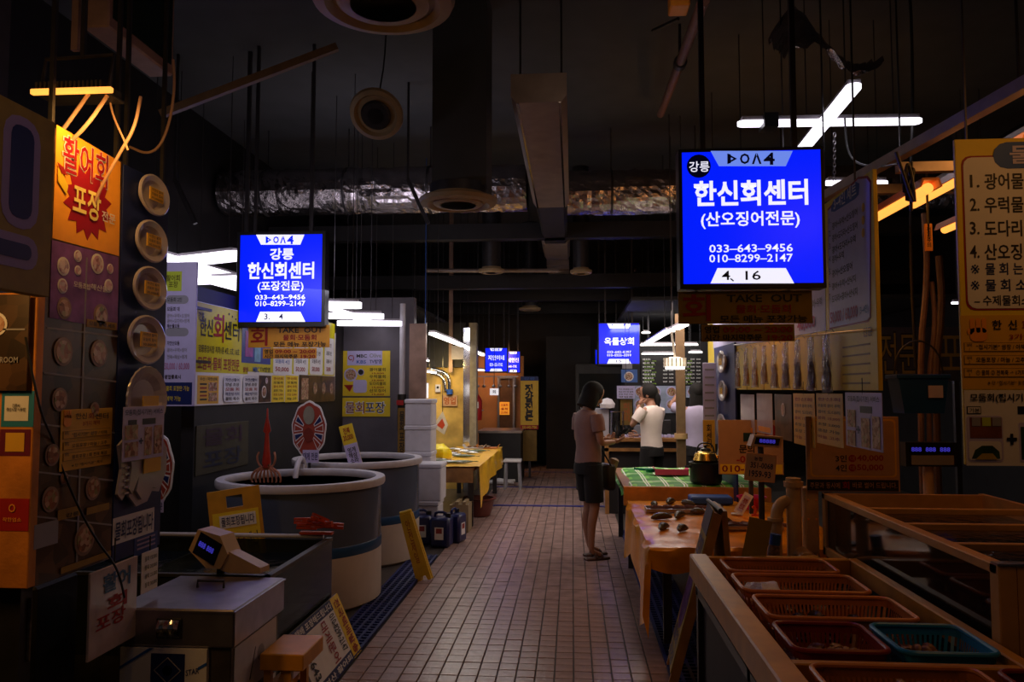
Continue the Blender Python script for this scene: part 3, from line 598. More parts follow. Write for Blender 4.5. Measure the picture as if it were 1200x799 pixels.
fl = Board('flyer', 'white flyer with black figures at the foot of the navy panel', 'flyer', (166, 185), (645, 692), wht, x=-1.78, th=.003)
for k in range(4): fl.text('물회 %d,000' % (15+k*5), 169, 650+k*10, 183, 656+k*10, blk, 2, .01)
fl.put('string', B().bar((0, .002, fl.H/2), (0, .002, fl.H/2+.06), .004), cable)
# white glossy placard
fl = Board('glossy_placard', 'white glossy placard with blue and red brush letters left of the steel box', 'sign', (105, 160), (662, 760), mat('gloss_white', (.55, .45, .48), .2, nz=.15), x=-1.76, th=.01)
fl.text('활어', 120, 668, 152, 690, mat('print_petrol', (.02, .09, .22), .4, nz=0), 2, .03); fl.text('회', 125, 695, 148, 712, red, 2, .03); fl.text('포장', 112, 716, 146, 734, red, 2, .02)
fl.put('string', B().bar((0, .004, fl.H/2), (0, .004, fl.H/2+.1), .004), cable)
solo('power_cord', B().tube([P(30, 395, y=2.45), P(36, 430, y=2.44), P(43, 462, y=2.44), P(50, 490, y=2.46), P(62, 514, y=2.62), P(72, 548, y=2.66), P(92, 595, y=2.72), P(112, 632, y=2.8), P(138, 665, y=2.86), P(146, 700, y=2.9)], .004, 6, smooth=3), cable, 'long black cord trailing down over the photo panel', 'cord')
# hanging double sided light box, top left
a = P(95, 32, y=3.2); t = thing('hanging_sign_box', 'pale-framed hanging box sign cut off by the top edge at upper left', 'sign', (a.x, 3.2, a.z))
part('case', B().bbox(0, .125, 0, .56, 0, .75, .008), mat('pinkish_frame', (.42, .27, .24), .45), t)
part('dark_face', B().box(.124, .13, .03, .53, .05, .72), mat('dark_green_screen', (.012, .03, .028), .2), t)
[part('hanger_rod', B().bar((x, y, .7), (x, y, 1.5), .02), dsteel, t) for x, y in ((-.03, .02), (.06, .54))]
part('side_channel', B().box(-.045, -.015, .0, .02, -.1, 1.4), MC['pinkish_frame'], t)
# flood lamp
a = P(92, 112, y=2.72); t = thing('flood_lamp', 'finned flood lamp with glowing orange lens above the orange poster', 'lamp', a)
part('body', B().bbox(-.155, .12, -.03, .1, .0, .012, .003), dsteel, t); [part('cooling_fin', B().box(-.15+k*.0165, -.142+k*.0165, -.03, .1, .012, .045), dsteel, t) for k in range(16)]
part('lens', B().bbox(-.155, .155, -.05, -.03, -.008, .012, .003), ledo, t)
part('bracket', B().tube([(-.145, 0, .03), (-.145, .02, .15), (.12, .02, .16), (.12, 0, .03)], .008, 6), dsteel, t); part('bracket_rod', B().bar((0, .02, .15), (0, .02, 1.95), .015), dsteel, t)
for pts, l in ((((104, 110), (84, 138), (62, 168)), 'left one of two pale flexible conduits under the flood lamp'), (((126, 112), (100, 150), (62, 185)), 'right one of two pale flexible conduits under the flood lamp')):
    solo('conduit', B().tube([P(*p, y=2.7-.03*i) for i, p in enumerate(pts)], .007, 8, smooth=2), pcable, l, 'cable', smooth=True)
solo('cable', B().tube([P(*p, y=2.8) for p in ((165, 113), (158, 150), (140, 180), (118, 220), (106, 250), (94, 258), (62, 272))], .006, 7, smooth=3), pcable, 'brown cable hanging across the orange poster', 'cable', smooth=True)
solo('cable', B().tube([P(*p, y=3.3) for p in ((203, 70), (205, 100), (200, 140), (188, 172), (172, 181), (152, 172))], .006, 7, smooth=3), pcable, 'looped cable hanging below the box sign at upper left', 'cable', smooth=True)
solo('cable', B().tube([P(*p, y=2.8) for p in ((128, 112), (132, 135), (146, 165), (150, 176))], .004, 6, smooth=2), pcable, 'thin cable from the right end of the flood lamp', 'cable', smooth=True)
# ------------------------------------------------------------------ white menu board, banner, wall signs of the left stall
s = Board('menu_board', 'pale lilac menu board left of the bright yellow banner', 'menu board', (189, 229), (307, 476), lilac, y=5.55, th=.02)
s.rect(193, 318, 213, 341, grn, 1, 'sheet'); s.text('활어회\n포장', 195, 322, 211, 337, mat('print_olive', (.12, .12, .0), .5), 2)
for y_ in (351, 389): s.rect(194, y_-5, 221, y_+5, greyp, 1, 'pill', r=.5)
for y_, tx, m_ in ((351, '모둠회 2인', blk), (362, '모둠회 대', blk), (370, '광어+우럭+오징어', greyp), (376, '광어+도다리+멍게', greyp), (382, '해산물모둠', blk), (402, '자연산모둠', blk), (410, '광어+우럭+방어', greyp), (418, '전복+해삼+멍게', greyp)): s.text(tx, 196, y_-2.5, 196+len(tx)*2.9, y_+2.5, m_, 2, .01)
s.text('50,000 / 60,000', 193, 425, 222, 434, mat('print_pink', (.5, .15, .3), .5), 2, .01); s.text('영업종료시', 193, 439, 212, 444, blk, 2)
s.rect(192, 448, 225, 474, navy, 1, 'note_field'); s.text('물회 포장만 가능', 195, 452, 222, 458, yel, 2, .01); s.text('예약 가능', 195, 464, 212, 470, yel, 2, .01)
[s.put('wall_bracket', B().bar((u, .02, w_), (u, .3, w_), .02), dsteel) for u in (-.1, .1) for w_ in (-.2, .2)]
s = Board('stall_banner', 'long bright yellow and white shop banner on the wall behind the round tanks', 'banner', (228, 393), (371, 472), wht, x=-2.835, th=.012)
by = mat('print_banner_yellow', (.66, .58, .0), .45, nz=.05); s.rect(229, 360, 291, 437, by, 1, 'yellow_field'); s.rect(291, 366, 392, 438, by, 1, 'yellow_field')
s.text('강릉', 232, 366, 239, 375, blk, 3); s.text('한신', 234, 373, 249, 394, blk, 3, .015); s.text('회', 250, 368, 262, 401, red, 3, .015); s.text('센터', 262, 377, 280, 399, blk, 3, .015)
[s.disc(268+4*i, 368+3*((i*7) % 3), 1.3, blk, 3, 'bubble', .8) for i in range(4)]
s.text('강릉중앙시장 지하1층 4호, 5호, 16호', 232, 406, 280, 415, blk, 3, .01); s.text('모둠회·물회 포장전문', 231, 419, 280, 434, red, 3, .015)
s.rect(283, 382, 317, 426, mat('print_deep_blue', (.03, .05, .35), .4), 2, 'photo'); s.rect(287, 388, 296, 418, mat('print_magenta', (.4, .05, .4), .4, nz=.4), 3, 'photo_detail'); s.rect(298, 395, 305, 424, mat('print_sky', (.2, .45, .7), .4, nz=.3), 3, 'photo_detail')
s.disc(291, 385, 4, skin, 4, 'photo_detail', .8)
s.text('생생', 284, 430, 290, 436, red, 3); s.text('TV방영', 304, 430, 316, 436, blk, 3, .01); s.text('MBC', 296, 430, 303, 436, bluep, 3)
for x0, x1, m_ in ((320, 342, bluep), (344, 361, blk), (363, 378, blk), (380, 391, blk)):
    s.rect(x0, 396, x1, 439, wht, 2, 'list_panel', r=.08)
    for k in range(3): s.text('모둠회 %d인' % (2+k), x0+2, 402+k*9.5, x1-3, 407+k*9.5, m_, 3, .01)
    s.text('50,000', x0+2, 430, x1-4, 436, red, 3, .02)
s.rect(231, 440, 256, 473, yel2, 1, 'flyer'); s.text('수산 / 자연산회', 234, 442, 254, 446, blk, 2)
[s.rect(234, 449+k*4.5, 242, 451+k*4.5, red if k % 2 else blk, 2, 'printed_line') for k in range(5)]; s.rect(244, 448, 254, 458, food, 2, 'printed_photo'); s.rect(244, 460, 254, 470, food, 2, 'printed_photo')
for x0, x1 in ((261, 281), (284, 302)):
    s.rect(x0, 440, x1, 471, mat('gloss_tray', (.75, .75, .85), .15, nz=.1), 5, 'foam_tray', r=.2)
    for k in range(5): s.text(('자연산활어', '양념 초장', '모둠 회', '매운탕거리', '물회 육수')[k], x0+2, 443+k*5.5, x1-2, 447+k*5.5, (navy, blk, red)[k % 3], 6, .015)
s.rect(303, 440, 317, 471, foodd, 2, 'flyer'); s.dish(309, 459, 7, food, 3); s.dish(312, 446, 3.5, food2, 3)
for x0, x1 in ((318, 333), (334, 349)):
    s.rect(x0, 440, x1, 471, yel, 2, 'flyer')
    for k in range(6): s.text(('한신회', '모둠회', '광어 우럭', '포장 가능', '초장 2,000', '마늘 고추')[k], x0+2, 442+k*4.7, x1-2, 445+k*4.7, (red, blk)[k % 2], 3, .01)
s.rect(350, 440, 392, 471, foodd, 2, 'flyer'); [s.dish(x_, 455, 7, food, 3, MC['print_rim_brown']) for x_ in (369, 379, 388)]; s.rect(353, 443, 361, 468, food, 3, 'printed_photo')
s = Board('wall_board', 'unlit dark board with large four-letter wording on the wall behind the front round tank', 'sign', (230, 291), (496, 551), mat('dim_olive', (.05, .042, .02), .6), x=-2.84, th=.008)
s.text('물회', 238, 500, 283, 520, mat('print_dusk', (.035, .01, .03), .5), 2, .02); s.text('포장', 238, 525, 283, 546, mat('print_dusk_blue', (.012, .015, .04), .5), 2, .02)
s = Board('pier_poster', 'yellow and white poster with food picture on the grey pier', 'poster', (400, 457), (411, 464), yel, y=9.59, th=.01)
s.rect(407, 411, 448, 428, lilac, 1, 'header'); s.text('MBC', 418, 415, 430, 419, blk, 2, .02); s.text('KBS', 418, 422, 429, 426, bluep, 2); s.text('Olive', 433, 414, 447, 419, greyp, 2); s.text('TV방영', 433, 421, 447, 426, navy, 2, .015); s.text('C)', 408, 416, 415, 424, red, 2)
s.dish(411, 439, 8, food, 2, lilac); s.dish(423, 436, 4, blk, 3, lilac); s.rect(414, 445, 430, 460, lilac, 2, 'printed_tray', r=.2); s.poly([(403, 451), (414, 451), (410, 459)], red, 2, 'printed_slice')
for k in range(4): s.text(('광어물회', '우럭물회', '도다리물회', '산오징어')[k], 433, 431+k*8.2, 452, 435+k*8.2, blk, 2, .01); s.text('15,000', 436, 436.5+k*8.2, 450, 438.5+k*8.2, red, 2)
s = Board('pier_notice', 'yellow notice strip with white-edged letters below the pier poster', 'sign', (400, 457), (466, 488), yel, y=9.59, th=.01)
s.text('물회포장', 404, 470, 452, 485, wht, 1, .03); s.text('물회', 405, 471, 427, 484, mat('print_wine', (.25, .01, .05), .5), 2, .005); s.text('포장', 428, 471, 451, 484, navy, 2, .005)
s = Board('vertical_notice', 'narrow dull yellow vertical notice on the brown steel column', 'sign', (466, 476), (478, 537), mat('dim_ochre', (.2, .11, .015), .5), y=9.32, th=.01); s.vtext('물회포장', 468, 482, 474, 530, blk, 2)
# ------------------------------------------------------------------ round tanks
blueliner = mat('blue_liner', (.01, .05, .16), .4, nz=.2)
def round_tank(cx, cy, r, label, zb, zt):
    t = thing('round_tank', label, 'tank', (cx, cy, 0))
    part('base', B().lathe([(r*.93, 0), (r*.97, .02), (r*.97, zb), (r*.9, zb)], 56), frp, t, True)
    part('liner', B().lathe([(0, zb+.005), (r*.9, zb+.005), (r*.955, zb+.01), (r*.955, zb+.08), (r*.965, zb+.08)], 56), blueliner, t, True)
    part('wall', B().lathe([(r*.93, zb), (r*.965, zb), (r*.965, zt-.05), (r*.93, zt-.05), (r*.93, zb)], 56), mat('frosted_acrylic', (.17, .21, .32), .15, nz=.15, sc=3, trans=.45, ior=1.2), t, True)
    part('blue_band', B().lathe([(r*.966, zb+.0), (r*.972, zb+.005), (r*.972, zb+.07), (r*.966, zb+.075)], 56), mat('blue_band', (.01, .07, .2), .35, nz=.3, sc=3), t, True)
    part('rim', B().lathe([(r*.9, zt-.055), (r, zt-.055), (r*1.01, zt-.04), (r*1.01, zt-.01), (r, zt), (r*.9, zt), (r*.89, zt-.01), (r*.89, zt-.045), (r*.9, zt-.055)], 64), rimw, t, True)
    part('water', B().lathe([(0, zt-.13), (r*.92, zt-.13)], 48), mat('dark_tank_water', (.012, .018, .028), .05, nz=0, bump=.4, bsc=10), t, True)
    part('hatch', B().bbox(r*.55, r*.72, -.012, 0, .04, zb-.08, .004, Matrix.Rotation(R(-40), 4, 'Z') @ Matrix.Translation((-.05, -r*.74, 0))), frp, t)
    return t
rt = round_tank(-2.06, 5.9, .62, 'front white-rimmed round fish tank on a white base', .38, .9)
round_tank(-2.03, 7.35, .6, 'rear white-rimmed round fish tank behind the front one', .36, .92)
t = thing('water_spout', 'pale plastic spout hooked over the rim of the front round tank', 'pipe', P(350, 548, y=6.4)); 
part('spout', B().tube([(0, .15, -.1), (0, .12, .06), (.0, .02, .08), (.015, -.1, .0), (.02, -.14, -.12)], .022, 10, smooth=2), rimw, t, True); part('hook', B().box(-.02, .02, .06, .09, -.08, .02), rimw, t)
fm = mat('flatfish_skin', (.2, .09, .04), .4, nz=.6, sc=30)
def flatfish(c, rz, label, grp, s_=.16, tilt=0, m=None):
    t = thing('flatfish', label, 'fish', c, group=grp, rot=(tilt, 0, rz))
    part('body', B().lathe([(0, -.014), (.6*s_, -.01), (s_, 0), (.6*s_, .012), (0, .016)], 20, sx=1, sy=.6), m or fm, t, True)
    part('tail', B().prism([(.9*s_, .0), (1.35*s_, .006), (1.35*s_, -.006)], -.3*s_, .3*s_), m or fm, t)
    [part('eye', B().ball((-.75*s_, y_, .012), .008, n=8), blk, t) for y_ in (.02, -.02)]; return t
flatfish((-1.75, 5.62, .41), .4, 'orange-brown flatfish at the bottom right of the front round tank', 'flatfish in the round tanks', .16, 0, mat('orange_fish', (.5, .13, .03), .4, nz=.4))
flatfish((-2.2, 5.7, .41), 2.0, 'brown flatfish at the middle of the front round tank floor', 'flatfish in the round tanks')
# price stick on the rear tank rim
s = Board('price_stick', 'slanting yellow and white price card on the rim of the rear round tank', 'sign', (403, 419), (497, 548), yel, y=6.8, th=.012)
s.rect(403, 520, 419, 548, lilac, 1, 'lower_card'); s.text('전복\n20,000', 405, 500, 417, 516, red, 2); s.text('멍게\n해삼\n소라', 406, 524, 416, 543, blk, 2); s.ob.rotation_euler = (0, R(-16), 0)
s.ob['category'] = 'sign'; s.put('stick', B().bar((-.02, .018, -s.H/2-.03), (-.02, .018, .1), .015), pvc)
# squid figure and crab signs
t = thing('squid_figure', 'red squid figure with curling tentacles above the front round tank', 'figure', P(312, 560, y=5.95))
sq = mat('red_squid', (.45, .03, .015), .4, nz=.2); sq2 = mat('pale_squid', (.5, .2, .12), .45, nz=.3)
part('mantle', B().lathe([(0, .54), (.006, .53), (.01, .4), (.022, .22), (.034, .12), (.028, .08), (0, .07)], 16), sq, t, True)
part('fin', B().prism([(0, .5), (-.03, .36), (-.012, .34), (.012, .34), (.03, .36)], -.004, .004), sq, t)
part('head', B().ball((0,0,.1), .035, .03, .04), sq2, t, True)
for k in range(8):
    a = (k-3.5)*.018; part('tentacle', B().tube([(a*.7, 0, .08), (a*1.7, -.01, .04), (a*1.9, .0, -.03), (a*1.1, .01, -.09)], [.009, .009, .007, .004], 6, smooth=2), sq2, t, True)
for sx in (-1, 1): part('long_tentacle', B().tube([(sx*.03, 0, .08), (sx*.06, 0, .1), (sx*.075, -.01, .16), (sx*.06, 0, .2)], .008, 6, smooth=2), sq2, t, True)
part('support_rod', B().cyl((0,.02,-.5), (0,.02,.1), .005, n=6), dsteel, t); [part('eye', B().ball((sx*.022, -.022, .1), .006, n=6), blk, t) for sx in (-1, 1)]
def crab_sign(px0, px1, py0, py1, Y, label, stand):
    s = Board('crab_sign', label, 'sign', ((px0+px1)/2-3, (px0+px1)/2+3), (py1-6, py1), wht, y=Y, th=.012)
    cx, cz = s.uv((px0+px1)/2, (py0+py1)/2); W = (s.uv(px1, py0)[0]-s.uv(px0, py0)[0])/2; H = (s.uv(px0, py0)[1]-s.uv(px0, py1)[1])/2; n = 36
    el = lambda q, wob: [(cx+W*q*(1+wob*math.sin(9*a))*math.cos(a), cz+H*q*(1+wob*math.sin(9*a))*math.sin(a)) for a in [2*math.pi*k/n for k in range(n)]]
    rr = mat('sign_brick_red', (.35, .05, .03), .4, nz=.1)
    s.put('cut_out_panel', B().prism(el(1, .03), 0, .012), wht); s.put('red_field', B().prism(el(.93, .03), -.003, 0), rr)
    for k in range(8):
        a = (-.75, -.3, .12, .55)[k % 4]; a = a if k < 4 else math.pi-a
        pa = lambda q, da: (cx+W*q*math.cos(a+da), cz-H*.05+H*q*math.sin(a+da))
        s.put('leg_edge', B().prism([pa(.36, -.12), pa(.86, -.17), pa(.86, .17), pa(.36, .12)], -.005, -.003), wht)
        s.put('leg_gap', B().prism([pa(.4, -.06), pa(.82, -.12), pa(.82, .12), pa(.4, .06)], -.007, -.005), navy if k % 2 else rr)
    s.put('shell', B().prism([(cx+W*.3*math.cos(q*math.pi/8), cz-H*.2+H*.26*math.sin(q*math.pi/8)) for q in range(16)], -.009, -.003), mat('shell_red', (.22, .03, .02), .4))
    s.put('head_oval', B().prism([(cx+W*.33*math.cos(q*math.pi/8), cz+H*.5+H*.33*math.sin(q*math.pi/8)) for q in range(16)], -.009, -.003), mat('oval_olive', (.3, .28, .22), .4))
    s.rect((px0+px1)/2-7, py1-9, (px0+px1)/2+12, py1+6, lilac, 6, 'name_plate'); s.text('대게 전문', (px0+px1)/2-6, py1-6, (px0+px1)/2+11, py1+3, navy, 8, .015)
    s.put('stand', B().bar((0, .02, -stand), (0, .02, .1), .02), dsteel)
crab_sign(342, 382, 470, 536, 6.6, 'oval red and white crab cut-out sign standing between the two round tanks', .95)
crab_sign(158, 203, 505, 594, 4.9, 'red and white crab cut-out sign peeping out behind the navy panel', .95)
# ------------------------------------------------------------------ rectangular glass tank
gt = thing('glass_tank', 'long low glass fish tank on a dark base beside the aisle, near left', 'tank', (-1.45, 3.72, 0))
og = mat('olive_frame', (.06, .055, .03), .4, .3, nz=.3)
part('base', B().box(-1.4, 0, 0, .98, 0, .28), og, gt)
for nm, bx_ in (('side_pane', (-.012, 0, .0, .98)), ('side_pane', (-1.4, -1.388, 0, .98)), ('front_pane', (-1.388, -.012, 0, .012)), ('back_pane', (-1.388, -.012, .968, .98))): part(nm, B().box(bx_[0], bx_[1], bx_[2], bx_[3], .28, .66), acryl, gt)
part('top_frame', B().box(-.03, .004, 0, .98, .655, .675), og, gt); part('top_frame', B().box(-1.4, 0, 0, .03, .655, .675), og, gt); part('back_rail', B().cyl((-1.4, .97, .68), (-.05, .97, .68), .013), rimw, gt, True)
part('water', B().grid(-1.385, -.015, .015, .965, lambda x, y: (x, y, .58+.006*noise.noise(Vector((x*6, y*6, 0)))), 30, 20), mat('black_water', (.01, .014, .02), .06, nz=0, bump=.5, bsc=16), gt, True)
part('divider', B().box(-.72, -.70, .02, .96, .3, .64), acryl, gt)
t = thing('clip_bundle', 'bundle of orange plastic net clips lying on the far corner of the glass tank', 'clips', (-1.54, 4.68, .705))
cl = mat('orange_red_plastic', (.6, .07, .02), .4, nz=.15)
for k, (x, y, z, a) in enumerate(((-.05, 0, .03, .1), (.0, .02, .05, .5), (.06, -.02, .045, -.3), (.11, .01, .035, .2), (-.08, .03, .06, -.1), (.03, -.01, .075, .9))):
    M = Matrix.Translation((x, y, z)) @ Matrix.Rotation(a, 4, 'Z') @ Matrix.Rotation(a*.5, 4, 'Y'); part('clip', B().box(-.07, .05, -.012, .012, -.012, .004, M).box(-.07, .05, -.01, .01, .008, .022, M).cyl(M @ Vector((0, -.014, .004)), M @ Vector((0, .014, .004)), .014, n=10), cl, t)
part('strap_end', B().box(-.1, .1, -.02, .02, -.01, .005), cl, t)
# digital scale
t = thing('digital_scale', 'cream digital scale head with blue figures behind the steel box', 'scale', (-1.72, 3.74, 0), rot=(0, 0, R(-12)))
hz = .70
part('head', B().prism([(-.13, hz+.09), (-.08, hz+.19), (.045, hz+.165), (.09, hz+.08), (.05, hz+.01), (-.03, hz+.01)], -.045, .06), ivory, t)
b = B(); M = Matrix.Translation((-.03, -.046, hz+.095)); part('display', B().box(-.062, .07, -.004, .0, -.045, .065, M @ Matrix.Rotation(R(24), 4, 'Y')), mat('scale_display', (.01, .012, .05), .2), t)
g, f, _ = glyphs('888 888', .02); me = bpy.data.meshes.new('lettering'); M2 = M @ Matrix.Rotation(R(24), 4, 'Y'); me.from_pydata([M2 @ Vector((-.048+.09*a, -.005, -.0+.028*v)) for a, v in g], [], f); me.materials.append(mat('blue_digits', (.02, .02, .4), .4, em=.35, ecol=(.1, .08, 1), nz=0)); link('lettering', me, t)
part('arm', B().prism([(.06, hz+.1), (.14, hz+.07), (.26, hz+.025), (.26, hz+.0), (.1, hz-.01), (.04, hz+.0)], -.03, .045), ivory, t); part('post', B().cyl((0, .03, 0), (0, .03, hz+.02), .02), dsteel, t)
part('foot', B().bbox(-.09, .09, -.04, .1, 0, .02, .004), dsteel, t)
# steel box
t = thing('steel_box', 'stainless steel box with handled lid at the bottom left beside the aisle', 'box', (-1.86, 3.1, 0))
part('body', B().bbox(.02, .49, .02, .53, 0, .54, .004), mat('box_body', (.1, .085, .08), .45, .6, nz=.3), t)
part('lid', B().bbox(0, .51, 0, .55, .535, .685, .007), steel, t)
part('lid_lip', B().box(-.004, .514, -.004, .554, .672, .679), steel, t)
part('lid_handle', B().tube([(.19, .34, .685), (.19, .34, .715), (.31, .34, .715), (.31, .34, .685)], .006, 8), dsteel, t, True)
lt = part('latch', B().bbox(.19, .295, -.008, .0, .57, .65, .003), dsteel, t); part('latch_plate', B().grid(.198, .287, .577, .643, lambda u, v: (u, -.009-.014*math.sin(math.pi*(v-.577)/.066)-.002*math.sin(u*160), v), 8, 10), chrome, lt, True)
part('foam_panel', B().box(.04, .4, -.001, .02, .0, .53), foam, t); part('dark_label', B().box(.17, .31, -.004, -.001, .38, .51), navy, t)
b = B(); [b.bar((.24+x0*.055, -.005, .445+z0*.05), (.24+x1*.055, -.005, .445+z1*.05), .003) for x0, z0, x1, z1 in ((0,1,1,0), (1,0,0,-1), (0,-1,-1,0), (-1,0,0,1))]; part('diamond_outline', b, greyp, t); part('label_oval', B().lathe([(0,0), (.02,0)], 16, M=Matrix.Translation((.24, -.0055, .445)) @ Matrix.Rotation(R(90), 4, 'X')), bluep, t)
part('blue_stripe', B().prism([(.04, .455), (.16, .53), (.18, .53), (.04, .445)], -.003, -.001), bluep, t); part('blue_stripe', B().prism([(.365, .46), (.4, .48), (.4, .468), (.365, .448)], -.003, -.001), bluep, t)
g, f, _ = glyphs('STAR', .01); me = bpy.data.meshes.new('lettering'); me.from_pydata([(.315+.055*a, -.003, .425+.022*v+.012*a) for a, v in g], [], f); me.materials.append(navy); link('lettering', me, t)
for z0, z1 in ((.3, .52), (.03, .27)): part('side_label', B().box(.49, .4925, .05, .5, z0, z1), foam, t)
part('side_mark', B().prism([(0, 0), (.06, .12), (.065, .12), (.012, 0)], 0, .002, Matrix.Translation((.4935, .2, .34)) @ Matrix.Rotation(R(90), 4, 'Z')), blk, t); part('side_dot', B().ball((.492, .32, .42), .005, .04, .035, n=10), greyp, t, True)
# stool
t = thing('yellow_stool', 'small orange-yellow painted wooden stool right of the steel box', 'stool', (-1.335, 3.35, 0))
yw = mat('yellow_painted_wood', (.75, .33, .03), .45, nz=.2, sc=8)
part('seat', B().bbox(0, .19, -.02, .25, .37, .44, .004), yw, t); [part('leg', B().box(x, x+.03, y, y+.03, 0, .37), yw, t) for x in (.01, .1) for y in (0, .2)]; part('shelf', B().box(0, .09, 0, .24, .25, .28), yw, t)
# leaning price board
t = thing('leaning_price_board', 'white, navy and yellow price board leaning on the glass tank', 'sign', (-1.27, 3.95, 0.0), rot=(R(0), R(-25), 0))
def lb(name, y0, y1, z0, z1, m, d): part(name, B().box(d*.0015, d*.0015+.001, y0, y1, z0, z1), m, t)
part('panel', B().box(-.012, .001, 0, .78, .003, .37), wht, t); lb('navy_band', 0, .63, .31, .37, navy, 1); lb('navy_band', 0, .63, .003, .06, navy, 1); lb('yellow_band', .63, .78, .003, .37, yel, 1)
def lt_(s_, y0, y1, z0, z1, m, rot=False, bold=.02):
    g, f, _ = glyphs(s_, bold); me = bpy.data.meshes.new('lettering')
    me.from_pydata([(.005, (y0+(y1-y0)*v) if rot else (y0+(y1-y0)*a), (z1-(z1-z0)*a) if rot else (z0+(z1-z0)*v)) for a, v in g], [], f); me.materials.append(m); link('lettering', me, t)
lt_('택배 포장해드립니다', .03, .61, .32, .36, wht); lt_('전국택배발송', .66, .75, .02, .35, red, True); lt_('010-8299-2147', .52, .6, .08, .3, blk, True); lt_('대게문어', .35, .45, .07, .3, red, True); lt_('033-643', .05, .13, .08, .3, blk, True); lt_('자연산 활어회', .03, .6, .012, .05, wht)
# A-frame sign behind the glass tank, folded yellow sign in the aisle
t = thing('a_frame_sign', 'yellow folding floor sign with a hand-hole standing behind the glass tank', 'sign', (-2.08, 5.0, 0), rot=(0, R(-7), R(22)))
for sy, nm in ((-1, 'front_leaf'), (1, 'rear_leaf')):
    M = Matrix.Translation((0, 0, .93)) @ Matrix.Rotation(R(7.0*sy), 4, 'X'); b = B()
    b.box(-.16, .16, -.01, .01, -.92, -.12, M).box(-.16, -.05, -.01, .01, -.12, .0, M).box(.05, .16, -.01, .01, -.12, 0, M).box(-.05, .05, -.01, .01, -.04, 0, M); lf = part(nm, b, mat('amber_plastic', (.62, .3, .02), .45, nz=.15), t)
    if sy < 0:
        part('face_sheet', B().box(-.14, .14, -.014, -.01, -.9, -.14, M), yel, t); part('notice_strip', B().box(-.1, .12, -.018, -.014, -.24, -.16, M), wht, t)
        for s_, a0, a1, z0, z1, m_ in (('물회포장됩니다', -.09, .11, -.23, -.17, navy), ('강릉', -.12, -.06, -.46, -.3, blk), ('회', -.02, .04, -.5, -.3, red), ('센터', .05, .12, -.48, -.28, blk)):
            g, f, _ = glyphs(s_, .015); me = bpy.data.meshes.new('lettering'); me.from_pydata([M @ Vector((a0+(a1-a0)*a, -.02, z0+(z1-z0)*v)) for a, v in g], [], f); me.materials.append(m_); link('lettering', me, t)
t = thing('wet_floor_sign', 'folded yellow wet-floor sign leaning at the left aisle edge', 'sign', (-1.22, 6.45, 0), rot=(0, R(-17), R(-8)))
for dy, nm in ((0, 'front_leaf'), (.035, 'rear_leaf')):
    b = B(); b.prism([(-.06, .0), (-.02, 0), (-.01, .04), (.03, .04), (.04, 0), (.07, 0), (.05, .56), (-.05, .56)], dy-.012, dy+.012); part(nm, b, mat('yellow_plastic', (.72, .44, .02), .4, nz=.12), t)
part('hinge', B().cyl((-.05, .018, .57), (.05, .018, .57), .018), MC['yellow_plastic'], t, True)
g, f, _ = glyphs('안\n전\n제\n일', .01); me = bpy.data.meshes.new('lettering'); me.from_pydata([(-.02+.04*a, -.0135, .15+.36*v) for a, v in g], [], f); me.materials.append(mat('print_rust', (.35, .08, .01), .5, nz=0)); link('lettering', me, t)
# jerrycans
def jerry(x, y, rz, label):
    t = thing('jerrycan', label, 'jerrycan', (x, y, 0), rz, 'blue jerrycans at the left aisle edge'); jb = mat('navy_plastic', (.012, .016, .09), .35, nz=.2)
    part('body', B().bbox(-.1, .1, -.1, .1, 0, .29, .022), jb, t, True); part('handle', B().tube([(-.07, 0, .285), (-.06, 0, .335), (.04, 0, .335), (.055, 0, .285)], .014, 8, smooth=1), jb, t, True)
    part('cap', B().cyl((.07, 0, .285), (.07, 0, .325), .024), black, t, True); lbm = part('label', B().box(-.045, .045, -.1015, -.1, .08, .2), wht, t); part('label_picture', B().box(-.03, .03, -.103, -.1016, .14, .19), mat('print_dull_red', (.3, .03, .03), .5), lbm)
jerry(-1.53, 7.98, .12, 'dark blue jerrycan, left one of the three by the aisle'); jerry(-1.31, 7.86, -.1, 'dark blue jerrycan with white label, nearest the aisle'); jerry(-1.22, 8.1, 1.3, 'dark blue jerrycan seen edge-on behind the labelled one')
# styrofoam boxes
def fbox(x0, x1, y0, y1, z0, z1, label):
    t = thing('foam_box', label, 'box', ((x0+x1)/2, (y0+y1)/2, z0), 0, 'stacked white foam boxes'); w_, d_, h_ = (x1-x0)/2, (y1-y0)/2, z1-z0
    part('box', B().bbox(-w_+.008, w_-.008, -d_+.008, d_-.008, 0, h_-.05, .01), foam, t); part('lid', B().bbox(-w_, w_, -d_, d_, h_-.05, h_, .01), foam, t)
for k, (z0, z1) in enumerate(((0, .39), (.39, .78))): fbox(-1.68, -1.37+.03*k-.03, 8.2, 8.55, z0, z1, ('lower', 'upper')[k]+' white foam box of the low front stack beside the jerrycans')
for k in range(5): fbox(-1.86, -1.55, 8.6, 8.95, k*.29, k*.29+.29, ('bottom', 'second lowest', 'middle', 'second highest', 'topmost')[k]+' white foam box of the tall stack behind the low one')
t = solo('foam_crate', B().prism([(0, 0), (.2, 0), (.2, .3), (.17, .3), (.17, .33), (.13, .33), (.13, .3), (.09, .3), (.09, .33), (.05, .33), (.05, .3), (0, .3)], 0, .3), mat('beige_crate', (.3, .22, .12), .7), 'beige notched crate right of the white foam boxes', 'crate', loc=(-1.34, 8.6, 0))
t = thing('floor_basin', 'reddish brown plastic basin on the floor under the yellow fish table', 'basin', (-1.17, 9.75, 0)); 
part('bowl', B().lathe([(.0, .01), (.15, .01), (.2, .2), (.225, .21), (.225, .225), (.19, .225), (.14, .03), (0, .025)], 32), mat('brown_red_plastic', (.13, .03, .02), .4), t, True)
